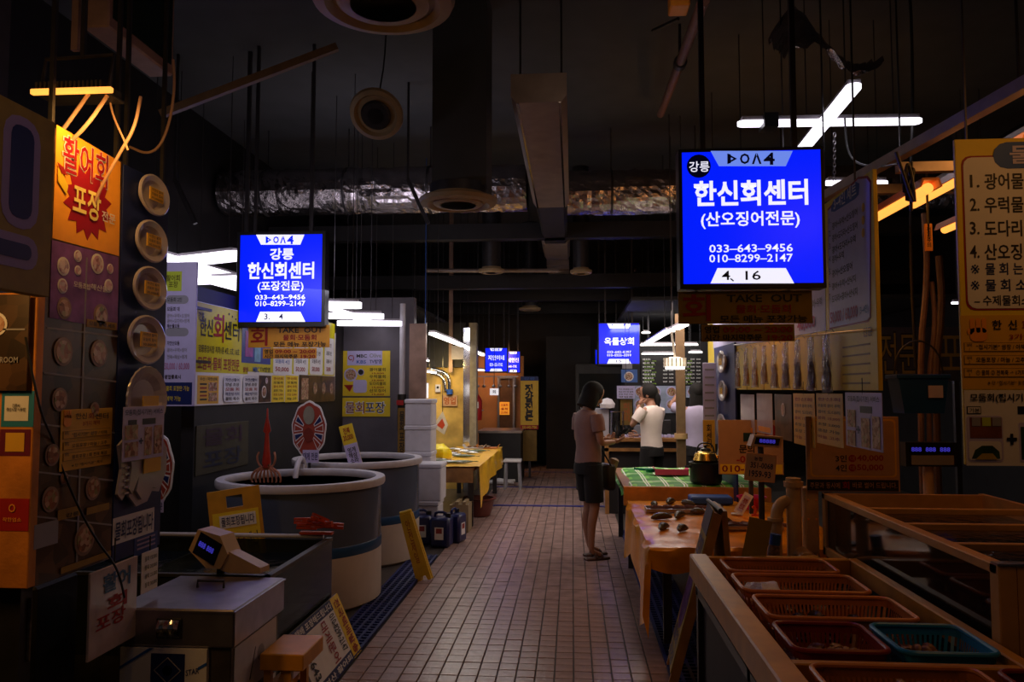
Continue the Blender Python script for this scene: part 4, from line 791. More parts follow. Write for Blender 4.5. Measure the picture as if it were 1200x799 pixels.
# ------------------------------------------------------------------ right side: near seafood counter with baskets
obr = mat('amber_counter_paint', (.58, .26, .03), .4, nz=.25, sc=7)
t = thing('seafood_counter', 'amber painted seafood counter holding the plastic baskets, near right', 'counter', (0, 0, 0))
part('front_rail', B().bbox(.575, .66, 1.6, 4.02, .64, .75, .006), obr, t); part('back_rail', B().bbox(1.34, 1.385, 1.6, 4.02, .66, .74, .005), obr, t)
part('trough', B().box(.6, 1.38, 1.6, 4.0, .56, .6), black, t); part('end_rail', B().bbox(.66, 1.34, 3.98, 4.02, .66, .74, .004), obr, t)
part('cross_rail', B().bbox(.66, 1.34, 2.5, 2.54, .66, .735, .004), obr, t); part('right_trough', B().box(1.385, 2.3, 1.6, 2.7, .56, .6), black, t)
for y in (1.65, 2.8, 3.93):
    for x in (.6, 1.33): part('leg', B().box(x, x+.05, y, y+.05, 0, .6), dsteel, t)
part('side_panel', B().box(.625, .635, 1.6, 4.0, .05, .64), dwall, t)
bo = mat('orange_plastic', (.62, .2, .045), .35, nz=.15); br = mat('red_plastic', (.26, .025, .02), .35, nz=.15); bb_ = mat('blue_plastic', (.02, .24, .5), .35, nz=.1)
def basket(x0, x1, y0, y1, m, label, tilt=0):
    t = thing('plastic_basket', label, 'basket', ((x0+x1)/2, (y0+y1)/2, .605), 0, 'plastic baskets on the seafood counter', rot=(0, 0, tilt)); a, c = (x1-x0)/2, (y1-y0)/2; h = .14
    def rr(a, c, z, r=.04):
        o = []
        for cx, cy, a0 in ((a-r, c-r, 0), (-a+r, c-r, 90), (-a+r, -c+r, 180), (a-r, -c+r, 270)): o += [(cx+r*math.cos(R(a0+k)), cy+r*math.sin(R(a0+k)), z) for k in (0, 30, 60, 90)]
        return o
    part('rim', B().tube(rr(a-.008, c-.008, h), .009, 8, closed=True), m, t, True)
    o1 = rr(a-.03, c-.03, .0); n = len(o1); part('floor', B().add(o1+[(x, y, .006) for x, y, z in o1], [tuple(range(n)), tuple(range(n, 2*n))]+[(i, (i+1) % n, n+(i+1) % n, n+i) for i in range(n)]), m, t)
    b = B(); lo, hi = rr(a-.03, c-.03, .0), rr(a-.012, c-.012, h-.03); mid = rr(a-.026, c-.026, .05)
    b.add(lo+mid, [(i, (i+1) % n, n+(i+1) % n, n+i) for i in range(n)]); hi2 = rr(a-.01, c-.01, h)
    b.add(hi+hi2, [(i, (i+1) % n, n+(i+1) % n, n+i) for i in range(n)]); part('side_wall', b, m, t)
    b = B()
    for i in range(n):
        p, q, u, v = Vector(mid[i]), Vector(mid[(i+1) % n]), Vector(hi[i]), Vector(hi[(i+1) % n]); L_ = (q-p).length; k = max(1, int(L_/.014))
        for j in range(k):
            f0, f1 = (j+.2)/k, (j+.75)/k; b.add([p.lerp(q, f0), p.lerp(q, f1), u.lerp(v, f1), u.lerp(v, f0)], [(0, 1, 2, 3)])
    part('side_bars', b, m, t, kind='stuff'); return t
basket(.7, 1.2, 3.66, 3.94, bo, 'farthest orange basket on the seafood counter')
basket(.69, 1.21, 3.31, 3.62, bo, 'orange basket with a white lump for water glare in it'); basket(.7, 1.24, 2.94, 3.26, bo, 'third orange basket from the far end of the counter')
basket(.69, 1.0, 2.58, 2.9, br, 'dark red basket beside the blue one'); basket(1.02, 1.33, 2.58, 2.9, bb_, 'blue basket, the only one on the counter')
basket(.69, 1.18, 2.02, 2.47, bo, 'large near orange basket full of shells at the bottom edge'); basket(1.22, 1.62, 2.02, 2.46, br, 'red basket cut off at the bottom right corner')
clam = [mat('shell_'+n, c, .35, nz=.5, sc=60, bump=.3, bsc=90) for n, c in (('brown', (.18, .08, .03)), ('cream', (.35, .22, .12)), ('dark', (.05, .035, .025)))]
def shell_mesh(m): return B().lathe([(0, -.009), (.016, -.007), (.025, 0), (.016, .008), (0, .011)], 12, sx=1, sy=.78).mesh('clam', m, True)
cm = [shell_mesh(m) for m in clam]
def heap(x0, x1, y0, y1, z, n, layers, ms, label, grp, sc_=1):
    z = min(z, .65); bd = B(); q = lambda x, y: .012*noise.noise(Vector((x*60, y*60, 1)))
    bd.box(x0-.01, x1+.01, y0-.01, y1+.01, .612, z+.02); bd.grid(x0-.025, x1+.025, y0-.025, y1+.025, lambda x, y: (x, y, z+.035+q(x, y)), 30, 24)
    solo('shell_bed', bd, mat('shell_dark', (.05, .035, .025), .35), 'packed layer of tiny shells under the '+grp, 'shells', kind='stuff', smooth=True)
    for k in range(n):
        o = link('clam', ms[k % len(ms)], None, (random.uniform(x0, x1), random.uniform(y0, y1), z+.045+random.uniform(0, layers)*.005*sc_), (random.uniform(-.7, .7), random.uniform(-.7, .7), random.uniform(0, 6)))
        o.scale = [sc_*random.uniform(.8, 1.25)]*3; o['label'] = label; o['category'] = 'shellfish'; o['group'] = grp
heap(.76, 1.11, 2.1, 2.4, .68, 120, 4, [cm[1], cm[0], cm[1]], 'cream and brown clam heaped in the large near orange basket', 'clams in the near orange basket', 1.1)
heap(.75, .94, 2.64, 2.84, .63, 40, 3, [cm[0], cm[1]], 'brown clam lying in the dark red basket', 'clams in the dark red basket')
heap(1.08, 1.27, 2.64, 2.84, .63, 40, 3, [cm[0], cm[0]], 'brown clam lying in the blue basket', 'clams in the blue basket')
heap(.77, 1.15, 3.0, 3.2, .63, 40, 2, [cm[2]], 'dark clam lying in the third orange basket', 'clams in the third orange basket', 1.2)
heap(1.29, 1.56, 2.1, 2.4, .68, 50, 4, [cm[0]], 'brown clam heaped in the red corner basket', 'clams in the red corner basket', 1.1)
heap(.77, 1.13, 3.72, 3.88, .63, 34, 2, [cm[2]], 'dark clam lying in the farthest orange basket', 'clams in the farthest orange basket', 1.1)
heap(.9, 1.14, 3.37, 3.55, .63, 24, 2, [cm[2]], 'dark clam beside the white glare lump in its orange basket', 'clams beside the white bag', 1.1)
bag = mat('white_glare_lump', (.75, .75, .85), .1, nz=.2, bump=.8, bsc=40)
solo('glare_lump', B().ball((0, 0, .05), .085, .1, .045, n=18, rough=.5), bag, 'white lump added for the water glare in the second farthest orange basket', 'bag', loc=(.79, 3.46, .655), smooth=True)  # added white shape standing in for bright glare on the basket water
# acrylic tank on the counter
cr = mat('cream_tank_frame', (.62, .33, .11), .4, nz=.12)
t = thing('display_tank', 'long cream-framed display tank with dark windows behind the baskets', 'tank', (1.4, 2.76, .64))
part('bottom_rail', B().bbox(0, .05, 0, 1.84, 0, .05, .004), cr, t); part('top_rail', B().bbox(0, .05, 0, 1.84, .31, .345, .004), cr, t)
part('corner_post', B().bbox(0, .06, -.01, .05, 0, .345, .004), cr, t); part('far_post', B().bbox(0, .05, 1.79, 1.84, 0, .345, .004), cr, t)
gk = mat('dark_tank_glass', (.012, .012, .012), .06, nz=0)
part('side_window', B().box(.015, .025, .05, 1.79, .05, .31), gk, t)
pn = B(); W_ = .85
for x0, x1, z0, z1 in ((.06, .12, 0, .345), (.12, W_, 0, .07), (.12, W_, .28, .345), (.6, W_, .07, .28)): pn.box(x0, x1, -.01, .03, z0, z1)
part('front_panel', pn, cr, t); part('front_window', B().box(.12, .6, .01, .02, .07, .28), gk, t)
for x_, z_ in ((.12, .07), (.12, .28)): s_ = 1 if z_ == .07 else -1; part('window_corner', B().prism([(x_, z_), (x_+.025, z_), (x_+.008, z_+s_*.008), (x_, z_+s_*.025)], -.01, .02), cr, t)
part('tank_water', B().box(.05, W_, .03, 1.8, .26, .265), mat('black_water', (.01, .014, .02), .06), t)
part('right_wall', B().box(W_, W_+.03, -.01, 1.84, 0, .345), cr, t); part('back_wall', B().box(.05, W_, 1.8, 1.84, 0, .34), cr, t)
for y in (.45, .9, 1.35): part('divider_rail', B().bbox(.05, W_, y, y+.03, .3, .33, .003), cr, t)
part('lid_strip', B().box(-.005, .12, -.015, .03, .345, .352), steel, t); part('base_plinth', B().box(.02, W_, .1, 1.84, -.64, 0), dwall, t)
# near frontal menu board
s = Board('menu_board', 'white and yellow menu board with numbered list cut off by the right edge', 'menu board', (1125, 1310), (161, 545), yel, y=2.9, th=.015)
s.rect(1129, 181, 1306, 363, red, 1, 'panel_edge', r=.06); s.rect(1131, 183, 1304, 361, wht, 2, 'panel', r=.06); s.rect(1163, 166, 1272, 197, bluep, 3, 'header_pill', r=.5); s.text('물 회', 1182, 170, 1250, 192, lilac, 4, .02)
for k, (tx, x1) in enumerate((('광어물회', 1213), ('우럭물회', 1213), ('도다리물회', 1228), ('산오징어물회', 1243))):
    y_ = 203+k*27.5; s.text('%d.' % (k+1), 1136, y_+2, 1147, y_+17, blk, 3, .015); s.text(tx, 1153, y_, x1, y_+19, blk, 3, .015)
for k, tx in enumerate(('물 회 는', '물 회 소 스')): s.text('※', 1137, 310+k*19, 1147, 321+k*19, navy, 3, 0); s.text(tx, 1154, 308+k*19, 1198+22*k, 322+k*19, navy, 3, .015)
s.text('– 수제물회소스', 1141, 346, 1218, 358, blk, 3, .01)
s.rect(1126, 369, 1306, 456, yel2, 1, 'price_sheet')
s.rect(1136, 384, 1156, 400, orangep, 3, 'hand_emblem', r=.35); [s.rect(1136+k*7, 373, 1141+k*7, 390, orangep, 3, 'hand_emblem', r=.45) for k in range(3)]; s.rect(1133, 385, 1139, 392, orangep, 3, 'hand_emblem', r=.4)
s.text('한  신', 1162, 375, 1191, 386, blk, 3, .02); s.text('회', 1197, 375, 1208, 386, red, 3, .02); s.text('3가지', 1182, 391, 1208, 398, red, 3, .01)
for k, tx in enumerate(('“접시기본” 쌈장 / 야채', '모둠포장 / 마늘 / 고추', '① 물회 ② 전복죽 → 1가지')):
    y_ = 401+k*15; s.rect(1129, y_, 1300, y_+11, MC['print_ochre'], 2, 'row_frame'); s.rect(1130, y_+1, 1299, y_+10, yel2, 3, 'row'); s.text('혜택\n%d' % (k+1), 1132, y_+1.5, 1138, y_+9.5, blk, 4, 0); s.text(tx, 1143, y_+2.5, 1200, y_+8.5, blk, 4, .01)
s.text('※ 단 “접시기본” 포장용', 1157, 446, 1206, 451, blk, 3, .01)
s.rect(1131, 457, 1306, 546, wht, 1, 'photo_sheet'); s.text('모둠회(접시기본)', 1136, 461, 1212, 472, blk, 3, .02)
s.rect(1132.5, 476, 1149, 485, blk, 2, 'frame'); s.rect(1133.5, 477, 1148, 484, wht, 3, 'frame_fill'); s.text('기본', 1135, 478, 1147, 483.5, blk, 4, .01); s.rect(1192, 476, 1210, 485, blk, 2, 'frame')
s.rect(1133, 487, 1175, 541, lilac, 2, 'printed_tray', r=.1); s.rect(1136, 489, 1173, 513, mat('tray_brown', (.22, .07, .03), .4, nz=.4), 3, 'printed_food')
s.rect(1138, 489, 1148, 499, greyp, 4, 'printed_food'); s.rect(1150, 489, 1160, 499, grn, 4, 'printed_food'); s.rect(1162, 489, 1172, 499, greyp, 4, 'printed_food')
s.rect(1135, 517, 1173, 539, wht, 3, 'printed_tray', r=.15); s.poly([(1138, 537), (1142, 527), (1150, 522), (1162, 522), (1170, 529), (1171, 537)], mat('printed_greens', (.03, .08, .02), .5, nz=.5), 4, 'printed_food'); s.poly([(1142, 538), (1150, 531), (1162, 531), (1168, 538)], mat('printed_corn', (.5, .35, .05), .5), 5, 'printed_food')
s.text('+', 1179, 508, 1191, 521, blk, 3, .04); s.rect(1194, 495, 1215, 541, lilac, 2, 'printed_tray', r=.1); s.rect(1196, 500, 1213, 538, MC['printed_greens'], 3, 'printed_food')
for u in (-.22, .22): s.put('hanger_rod', B().bar((u, .01, s.H/2-.01), (u, .01, 4.55-s.o.z), .006), dsteel)
# long receding board
s = Board('menu_board', 'long yellow-edged lilac menu board receding beside the large blue sign', 'menu board', (829, 1027), (267, 457), yel, x=1.4, th=.02)
s.poly([(970, 245), (1006, 207), (1017, 206), (1021, 212), (1021, 372), (1018, 377), (972, 386)], red, 1, 'panel_edge'); s.poly([(971, 247), (1006, 210), (1016, 209), (1020, 214), (1020, 371), (1017, 375), (973, 384)], lilac, 2, 'panel')
s.poly([(975, 242), (978, 235), (1004, 213), (1008, 215), (1007, 228), (1003, 233), (979, 248), (975, 248)], bluep, 3, 'header_pill'); s.text('3~4인 세트', 978, 222, 1005, 238, wht, 4, .015)
for k, tx in enumerate(('광어+우럭+산오징어', '광어+도다리+산오징어', '광어+도다리+우럭', '광어+우럭', '광어+산오징어', '광어+우럭+산낙지', '도다리+광어+산낙지')):
    y_ = 257+k*15.5-k*.6; s.text(tx, 976, y_-5, (1006, 1006, 1004, 990, 1000, 1004, 1006)[k], y_+4, blk, 3, .01); s.text('%d.' % (k+1), 972.5, y_-2, 975, y_+5, blk, 3, 0)
    if k < 3: s.disc(1012.5, y_-14, 5.5, tag_m, 3, 'badge', .8)
s.text('50,000 / 60,000', 974, 361, 1006, 378, mat('print_plum', (.4, .03, .15), .5, nz=0), 3, .03); s.text('(3~4인)', 1008, 357, 1019, 369, bluep, 3)
s.poly([(905, 290), (966, 250), (968, 387), (906, 398)], lilac, 1, 'panel'); s.poly([(835, 330), (900, 292), (902, 399), (836, 409)], lilac, 1, 'panel'); s.text('40,000', 935, 372, 956, 388, MC['print_plum'], 3, .03); s.text('광어+우럭', 950, 350, 964, 360, blk, 3, .01)
s.text('전문', 1012, 383, 1023, 394, MC['print_ochre'], 2, .02); [s.rect(988, 404+k*11, 1020, 406+k*11, MC['print_ochre'], 2, 'printed_line') for k in range(5)]
for u in (-1.9, -.6, .7, 2.0): s.put('hanger_rod', B().bar((u, .012, s.H/2-.01), (u, .012, 4.55-s.o.z), .008), dsteel)
# plastic bags hanging from the board's lower edge
pb = mat('clear_bag_film', (.4, .38, .42), .08, nz=.2, bump=1., bsc=22, alpha=.5)
for k, (px, y0, y1) in enumerate(((864, 412, 455), (874, 408, 452), (884, 407, 454), (895, 405, 450), (907, 404, 455), (920, 401, 455), (934, 398, 456), (950, 395, 458), (968, 392, 460))):
    a = P(px, y0, x=1.35); z1 = P(px, y1, x=1.35).z; h = a.z-z1; w_ = .1+.01*(k % 3); b = B()
    f = lambda u, v, sg: (sg*(.004+.022*math.sin(math.pi*u)*(1-v)+.008*noise.noise(Vector((u*5+k, v*7, sg)))), (u-.5)*w_*(1.0-.25*v*abs(math.sin(u*9+k))), -h*(1-v))
    for sg in (-1, 1): b.grid(0, 1, 0, 1, lambda u, v, sg=sg: f(u, v, sg), 10, 14)
    t = thing('hanging_bag', ('ninth', 'eighth', 'seventh', 'sixth', 'fifth', 'fourth', 'third', 'second', 'first')[k]+' clear hanging bag under the long menu board, counted from its near end', 'bag', a, 0, 'clear bags below the long menu board'); part('bag_film', b, pb, t, True)
    part('hook', B().tube([(0, 0, -.01), (.0, 0, .02), (.03, 0, .03), (.045, 0, .01)], .002, 5), steel, t)
    part('contents', B().tube([(0, .0, -h*.45), (.004, .01, -h*.7), (0, -.01, -h*.95)], [.01, .022, .014], 8), mat('dried_squid', (.25, .12, .05), .6, nz=.5, sc=30), t, True)
wire = solo('hanging_wire', B().tube([P(860, 404, x=1.36), P(900, 400, x=1.365), P(940, 394, x=1.36), P(985, 389, x=1.37), P(1020, 386, x=1.375)], .003, 6), steel, 'thin steel wire carrying the row of clear bags', 'wire')
# lower row of flyers
def hung(name, label, cat, x0, x1, y0, y1, m, cord=.07):
    q = Board(name, label, cat, (x0, x1), (y0, y1), m, x=1.37, th=.003); q.put('string', B().bar((0, .001, q.H/2-.01), (0, .001, q.H/2+cord), .003), cable); return q
q = hung('hung_tray', 'glossy pale tray mirroring blue light, left of the pair in the lower row', 'tray', 868, 884, 462, 508, pl); q.rect(870, 500, 882, 506, orangep, 1, 'tag')
q = hung('hung_tray', 'glossy pale tray mirroring blue light, right of the pair in the lower row', 'tray', 887, 905, 461, 508, pl); q.rect(889, 500, 903, 506, orangep, 1, 'tag')
q = hung('hung_flyer', 'dark photo flyer hanging between the pale trays and the yellow sheets', 'flyer', 908, 928, 462, 515, foodd); q.dish(918, 480, 8, food, 2)
for x0, x1, l in ((930, 955, 'left'), (957, 988, 'right')):
    q = hung('hung_price_sheet', 'dim yellow price sheet with printed rows, '+l+' of two in the lower row', 'price list', x0, x1, 461, 522, yel2)
    for k in range(7): q.text(('한신회', '모둠회 광어 우럭', '광어 도다리', '물회 15,000', '초장 2,000', '포장 가능', '마늘 고추')[k], x0+2, 466+k*7.5, x1-3, 470+k*7.5, (red, blk, blk)[k % 3], 2, .01)
q = hung('hung_flyer', 'pale flyer with photos and plus sign at the near end of the lower row', 'flyer', 991, 1034, 460, 526, lilac); q.text('모둠회(접시기본) 서비스', 994, 464, 1031, 472, navy, 2, .015)
q.rect(1008, 476, 1022, 484, blk, 1, 'frame')
for x0, x1, y0, y1 in ((994, 1003, 480, 500), (994, 1003, 504, 522), (1010, 1020, 490, 524), (1023, 1032, 488, 526)): q.rect(x0, y0, x1, y1, food, 2, 'printed_photo')
q.text('+', 1004, 499, 1009, 508, navy, 2, .03)
# price board at the back of the tank
cream = mat('cream_board', (.48, .28, .16), .5, nz=.08)
s = Board('price_board', 'cream price board with red prices and a black bottom strip on the display tank', 'sign', (945, 1054), (488, 576), cream, y=4.66, th=.015)
s.rect(949, 491, 1050, 559, yel2, 1, 'frame_line', r=.06); s.rect(951, 493, 1048, 557, cream, 2, 'field', r=.06)
for k, (n, pr) in enumerate((('3인', '40,000'), ('4인', '50,000'))): y_ = 533+k*11; s.text(n, 979, y_, 992, y_+8, blk, 3, .015); s.disc(998.5, y_+4, 4.3, red, 3, 'badge'); s.text('대', 996, y_+1.5, 1001, y_+6.5, cream, 4, .01); s.text(pr, 1004, y_, 1035, y_+8, red, 3, .02)
s.rect(946, 562, 1053, 575, blk, 1, 'black_strip'); s.text('주문과 동시에', 949, 565, 984, 572, cream, 3, .005); s.text('회', 987, 564, 995, 573, red, 3, .02); s.text('바로 썰어 드립니다.', 999, 565, 1051, 572, cream, 3, .005)
# cream sign on the yellow table, scale, pipes
t_ = thing('fish_table', 'low long table under a wet yellow tarpaulin on the right of the aisle', 'table', (0, 0, 0))
part('table_top', B().box(.5, 1.7, 4.9, 6.85, .56, .6), wood, t_)
for x in (.55, 1.6):
    for y in (4.95, 6.75): part('leg', B().box(x, x+.05, y, y+.05, 0, .56), dsteel, t_)
def cloth(u, v):      # u across, v along; drapes on the aisle side and the near end
    x = .46+u*1.25; y = 4.85+v*2.0; z = .612+.008*noise.noise(Vector((x*5, y*5, 0)))+.01*noise.noise(Vector((x*14, y*11, 3)))
    if u < 0: x = .45-.02*math.sin(v*17)+.02*u; z = .61+u*(.32+.1*math.sin(v*9)+(.12 if v < .2 else 0))
    if v < 0: y = 4.84-.015*math.sin(u*22); z = min(z, .61+v*(.12+.03*math.sin(u*13)))
    return (x, y, z)
b = B(); us = [-1, -.75, -.5, -.25, -.05, 0]+[i/26 for i in range(1, 27)]; vs_ = [-1, -.5, -.1, 0]+[i/36 for i in range(1, 37)]
b.add([Vector(cloth(u, v)) for v in vs_ for u in us], [(j*len(us)+i, j*len(us)+i+1, (j+1)*len(us)+i+1, (j+1)*len(us)+i) for j in range(len(vs_)-1) for i in range(len(us)-1)])
solo('yellow_tarpaulin', b, wetsheet, 'wet crumpled yellow tarpaulin draped over the low fish table', 'tarpaulin', smooth=True)
slug = mat('sea_cucumber_skin', (.07, .05, .02), .18, nz=.5, sc=40, bump=.8, bsc=80)
for k, (px, py) in enumerate(((768, 592), (786, 588), (806, 590), (775, 606), (797, 604), (818, 600), (842, 594), (778, 618), (800, 620), (850, 612))):
    c = P(px, py, z=.63); t = thing('sea_cucumber', 'dark glistening sea cucumber lying on the wet yellow tarpaulin', 'seafood', c, random.uniform(0, 3), 'sea cucumbers on the yellow tarpaulin'); L_ = random.uniform(.05, .09)
    part('body', B().tube([(-L_, 0, 0), (-L_*.6, .005, .006), (0, .012, .01), (L_*.6, 0, .006), (L_, -.01, 0)], [.008, .022, .027, .022, .009], 10), slug, t, True)
for px, py, w_, l_ in ((790, 598, .22, 'steel tray of dark squid at the middle of the yellow tarpaulin'), (880, 618, .2, 'steel tray near the pipes on the yellow tarpaulin')):
    c = P(px, py, z=.625); t = thing('steel_tray', l_, 'tray', c); b = B().box(-w_, w_, -.09, .09, 0, .006); [b.box(*q) for q in ((-w_, w_, -.09, -.084, .006, .022), (-w_, w_, .084, .09, .006, .022), (-w_, -w_+.006, -.084, .084, .006, .022), (w_-.006, w_, -.084, .084, .006, .022))]; part('tray_body', b, steel, t)
    for k in range(5): part('squid', B().tube([(-.03, 0, 0), (0, .01, .01), (.05, 0, .008), (.08, -.01, 0)], [.008, .018, .014, .004], 8), mat('wet_squid', (.16, .08, .09), .12, nz=.4), t, True, loc=(-w_+.07+k*(w_*.38), random.uniform(-.03, .03), .014), rot=(0, 0, random.uniform(-.6, .6)))
c = P(854, 578, z=.62); t = thing('pink_bowl', 'bright pink plastic bowl at the back of the yellow fish table', 'bowl', (c.x, 6.4, .62)); part('bowl_body', B().lathe([(0, 0), (.05, 0), (.105, .09), (.115, .092), (.115, .1), (.1, .098), (.045, .012), (0, .01)], 32), mat('hot_pink_plastic', (.8, .02, .13), .35, nz=.05), t, True)
c = P(868, 603, z=.62); t = thing('card_stand', 'small tilted white card on a clear stand beside the pink bowl', 'card', c, rot=(0, 0, -.2)); part('foot', B().bbox(-.07, .0, -.03, .03, 0, .01, .003), rimw, t); M = Matrix.Translation((-.02, 0, .01)) @ Matrix.Rotation(R(30), 4, 'Y'); part('card', B().box(-.035, .035, -.004, .0, 0, .17, M), wht, t)
part('card_print', B().box(-.022, .022, -.006, -.004, .02, .15, M), lilac, t); g, f, _ = glyphs('계좌\n번호', .02); me = bpy.data.meshes.new('lettering'); me.from_pydata([M @ Vector((-.018+.036*a, -.0075, .04+.09*v)) for a, v in g], [], f); me.materials.append(red); link('lettering', me, t)
c = P(884, 605, z=.62); t = thing('red_clip', 'small red plastic peg right of the tilted white card', 'clip', c); part('peg', B().tube([(0, 0, 0), (.01, 0, .05), (-.01, 0, .075)], .012, 8), cl, t, True); part('jaw', B().box(-.02, .03, -.01, .01, 0, .018), cl, t)
# stand signs behind table
s = Board('contact_sign', 'cream sign with telephone wording behind the number scale', 'sign', (842, 918), (492, 556), cream, y=6.2, th=.012)
s.rect(871, 507, 887, 517, mat('print_bottle', (.01, .04, .05), .5), 2, 'mark'); s.text('ㅇ', 895, 496, 910, 516, red, 2, .05); s.text('문의', 866, 521, 884, 531, blk, 2, .02); s.text('-00', 863, 534, 880, 542, red, 2, .02); s.rect(844, 544, 917, 555, yel, 1, 'yellow_strip'); s.text('010-', 846, 545, 872, 553, MC['print_wine'], 2, .02)
s.put('stand', B().bar((0, .02, -s.H/2-.3), (0, .02, 0), .03), dsteel)
c = P(893, 548, y=5.0); t = thing('number_scale', 'cream scale head with blue display and hanging number card on the fish table', 'scale', (c.x, 5.0, .61), rot=(0, 0, R(6)))
z_ = c.z-.61; M = Matrix.Translation((0, 0, z_+.1)) @ Matrix.Rotation(R(4), 4, 'Y'); part('head', B().prism([(-.08, .03), (.1, .03), (.12, .1), (-.06, .1)], -.03, .05, M), ivory, t); part('display', B().prism([(-.06, .045), (.09, .045), (.1, .088), (-.05, .088)], -.034, -.03, M), MC['scale_display'], t)
g, f, _ = glyphs('88888', .02); me = bpy.data.meshes.new('lettering'); me.from_pydata([M @ Vector((-.03+.1*a, -.036, .055+.024*v)) for a, v in g], [], f); me.materials.append(MC['blue_digits']); link('lettering', me, t)
M = Matrix.Translation((-.02, -.04, z_)) @ Matrix.Rotation(R(6), 4, 'Y'); part('number_card', B().bbox(-.1, .09, -.006, .0, -.08, .09, .004, M), mat('peach_card', (.75, .42, .24), .4, nz=.05), t); part('card_face', B().box(-.09, .08, -.008, -.006, -.07, .08, M), mat('pale_peach', (.7, .48, .34), .4, nz=.05), t)
for s_, a0, a1, z0, z1 in (('농협', -.05, -.0, .045, .07), ('351-0068', -.07, .07, .0, .035), ('1959-93', -.075, .06, -.055, -.015)):
    g, f, _ = glyphs(s_, .02); me = bpy.data.meshes.new('lettering'); me.from_pydata([M @ Vector((a0+(a1-a0)*a, -.0095, z0+(z1-z0)*v)) for a, v in g], [], f); me.materials.append(navy); link('lettering', me, t)
part('post', B().cyl((0, .02, 0), (0, .02, z_+.13), .018), dsteel, t, True); part('foot', B().cyl((0, .02, 0), (0, .02, .02), .07), dsteel, t, True)
t = thing('pipe_manifold', 'cream plastic pipes with elbows standing at the near right end of the fish table', 'pipes', (P(925, 640, y=4.72).x, 4.72, 0))
part('upright_pipe', B().tube([(.03, 0, .0), (.03, 0, 1.05)], .042, 16), pvc, t, True); part('collar', B().cyl((.03, 0, 1.0), (.03, 0, 1.03), .055), pvc, t, True)
part('elbow_pipe', B().tube([(.03, 0, .93), (-.06, 0, .9), (-.075, 0, .78), (-.075, 0, .45)], .034, 14, smooth=2), pvc, t, True); part('elbow_collar', B().cyl((-.075, 0, .8), (-.075, 0, .82), .046), pvc, t, True)
part('valve_box', B().bbox(.085, .16, -.04, .04, .3, 1.0, .006), pvc, t); [part('rivet', B().ball((x, -.042, z), .006, n=8), orangep, t) for x in (.1, .145) for z in (.55, .62, .82, .93)]
part('lower_elbow', B().tube([(.05, 0, .62), (.08, -.1, .6), (.03, -.25, .62)], .05, 12, smooth=1), pvc, t, True)
part('outlet_pipe', B().tube([(.06, -.3, .64), (.02, -.45, .68), (-.1, -.5, .68), (-.33, -.48, .68)], .022, 10, smooth=2), pvc, t, True)
part('bracket', B().box(.0, .2, -.02, .02, .5, .53), pvc, t)
t = thing('blue_capped_bottle', 'speckled bottle with blue cap leaning beside the cream pipes', 'bottle', (P(902, 640, y=4.6).x, 4.6, .5), rot=(0, R(8), 0)); part('bottle_body', B().lathe([(0, 0), (.032, 0), (.034, .02), (.034, .16), (.03, .19)], 20), mat('speckled_print', (.25, .15, .12), .4, nz=.8, sc=60), t, True); part('cap', B().cyl((0, 0, .19), (0, 0, .25), .031), bluep, t, True)
t2 = solo('bottle_shelf', B().bbox(P(902, 640, y=4.6).x-.12, P(902, 640, y=4.6).x+.2, 4.53, 4.67, .47, .5, .004), dwall, 'small dark shelf under the blue-capped bottle', 'shelf'); part('shelf_leg', B().box(P(902, 640, y=4.6).x-.1, P(902, 640, y=4.6).x+.18, 4.56, 4.64, 0, .47), dwall, t2)
# wooden A-frame sign
t = thing('wooden_a_frame', 'wooden folding menu stand seen edge-on at the right aisle edge', 'sign', (.5, 4.42, 0))
wd = mat('ochre_wood', (.42, .2, .06), .5, nz=.3, sc=8)
M = Matrix.Rotation(R(15.5), 4, 'Y') @ Matrix.Rotation(R(-6), 4, 'Z')
part('front_frame', B().box(.0, .045, -.2, -.16, 0, .95, M).box(.0, .045, .16, .2, 0, .95, M).box(0, .045, -.16, .16, .9, .95, M).box(0, .045, -.16, .16, .1, .15, M), wd, t)
fp = part('front_panel', B().box(-.006, .0, -.2, .2, .09, .96, M), mat('dim_print_yellow', (.38, .26, .05), .5, nz=.1), t)
part('navy_header', B().box(-.009, -.006, -.2, .2, .82, .96, M), navy, t); part('violet_picture', B().lathe([(0, 0), (.17, 0)], 24, M=M @ Matrix.Translation((-.008, 0, .45)) @ Matrix.Rotation(R(90), 4, 'Y')), MC['print_violet'], t)
for s_, z0, z1 in (('회', .66, .8), ('물회', .2, .28), ('포장', .1, .18)):
    g, f, _ = glyphs(s_, .02); me = bpy.data.meshes.new('lettering'); me.from_pydata([M @ Vector((-.0095, .15-.3*a, z0+(z1-z0)*v)) for a, v in g], [], f); me.materials.append(navy); link('lettering', me, t)
M = Matrix.Translation((.37, 0, 0)) @ Matrix.Rotation(R(-4), 4, 'Y'); part('rear_frame', B().box(-.03, .0, -.18, .18, 0, .93, M), wd, t); part('rear_sheet', B().box(-.1, .02, -.186, -.181, .62, .9, Matrix.Translation((.33, 0, 0)) @ Matrix.Rotation(R(12), 4, 'Y')), MC['dim_print_yellow'], t); part('hinge', B().cyl((.27, -.19, .93), (.27, .19, .93), .012), dsteel, t)
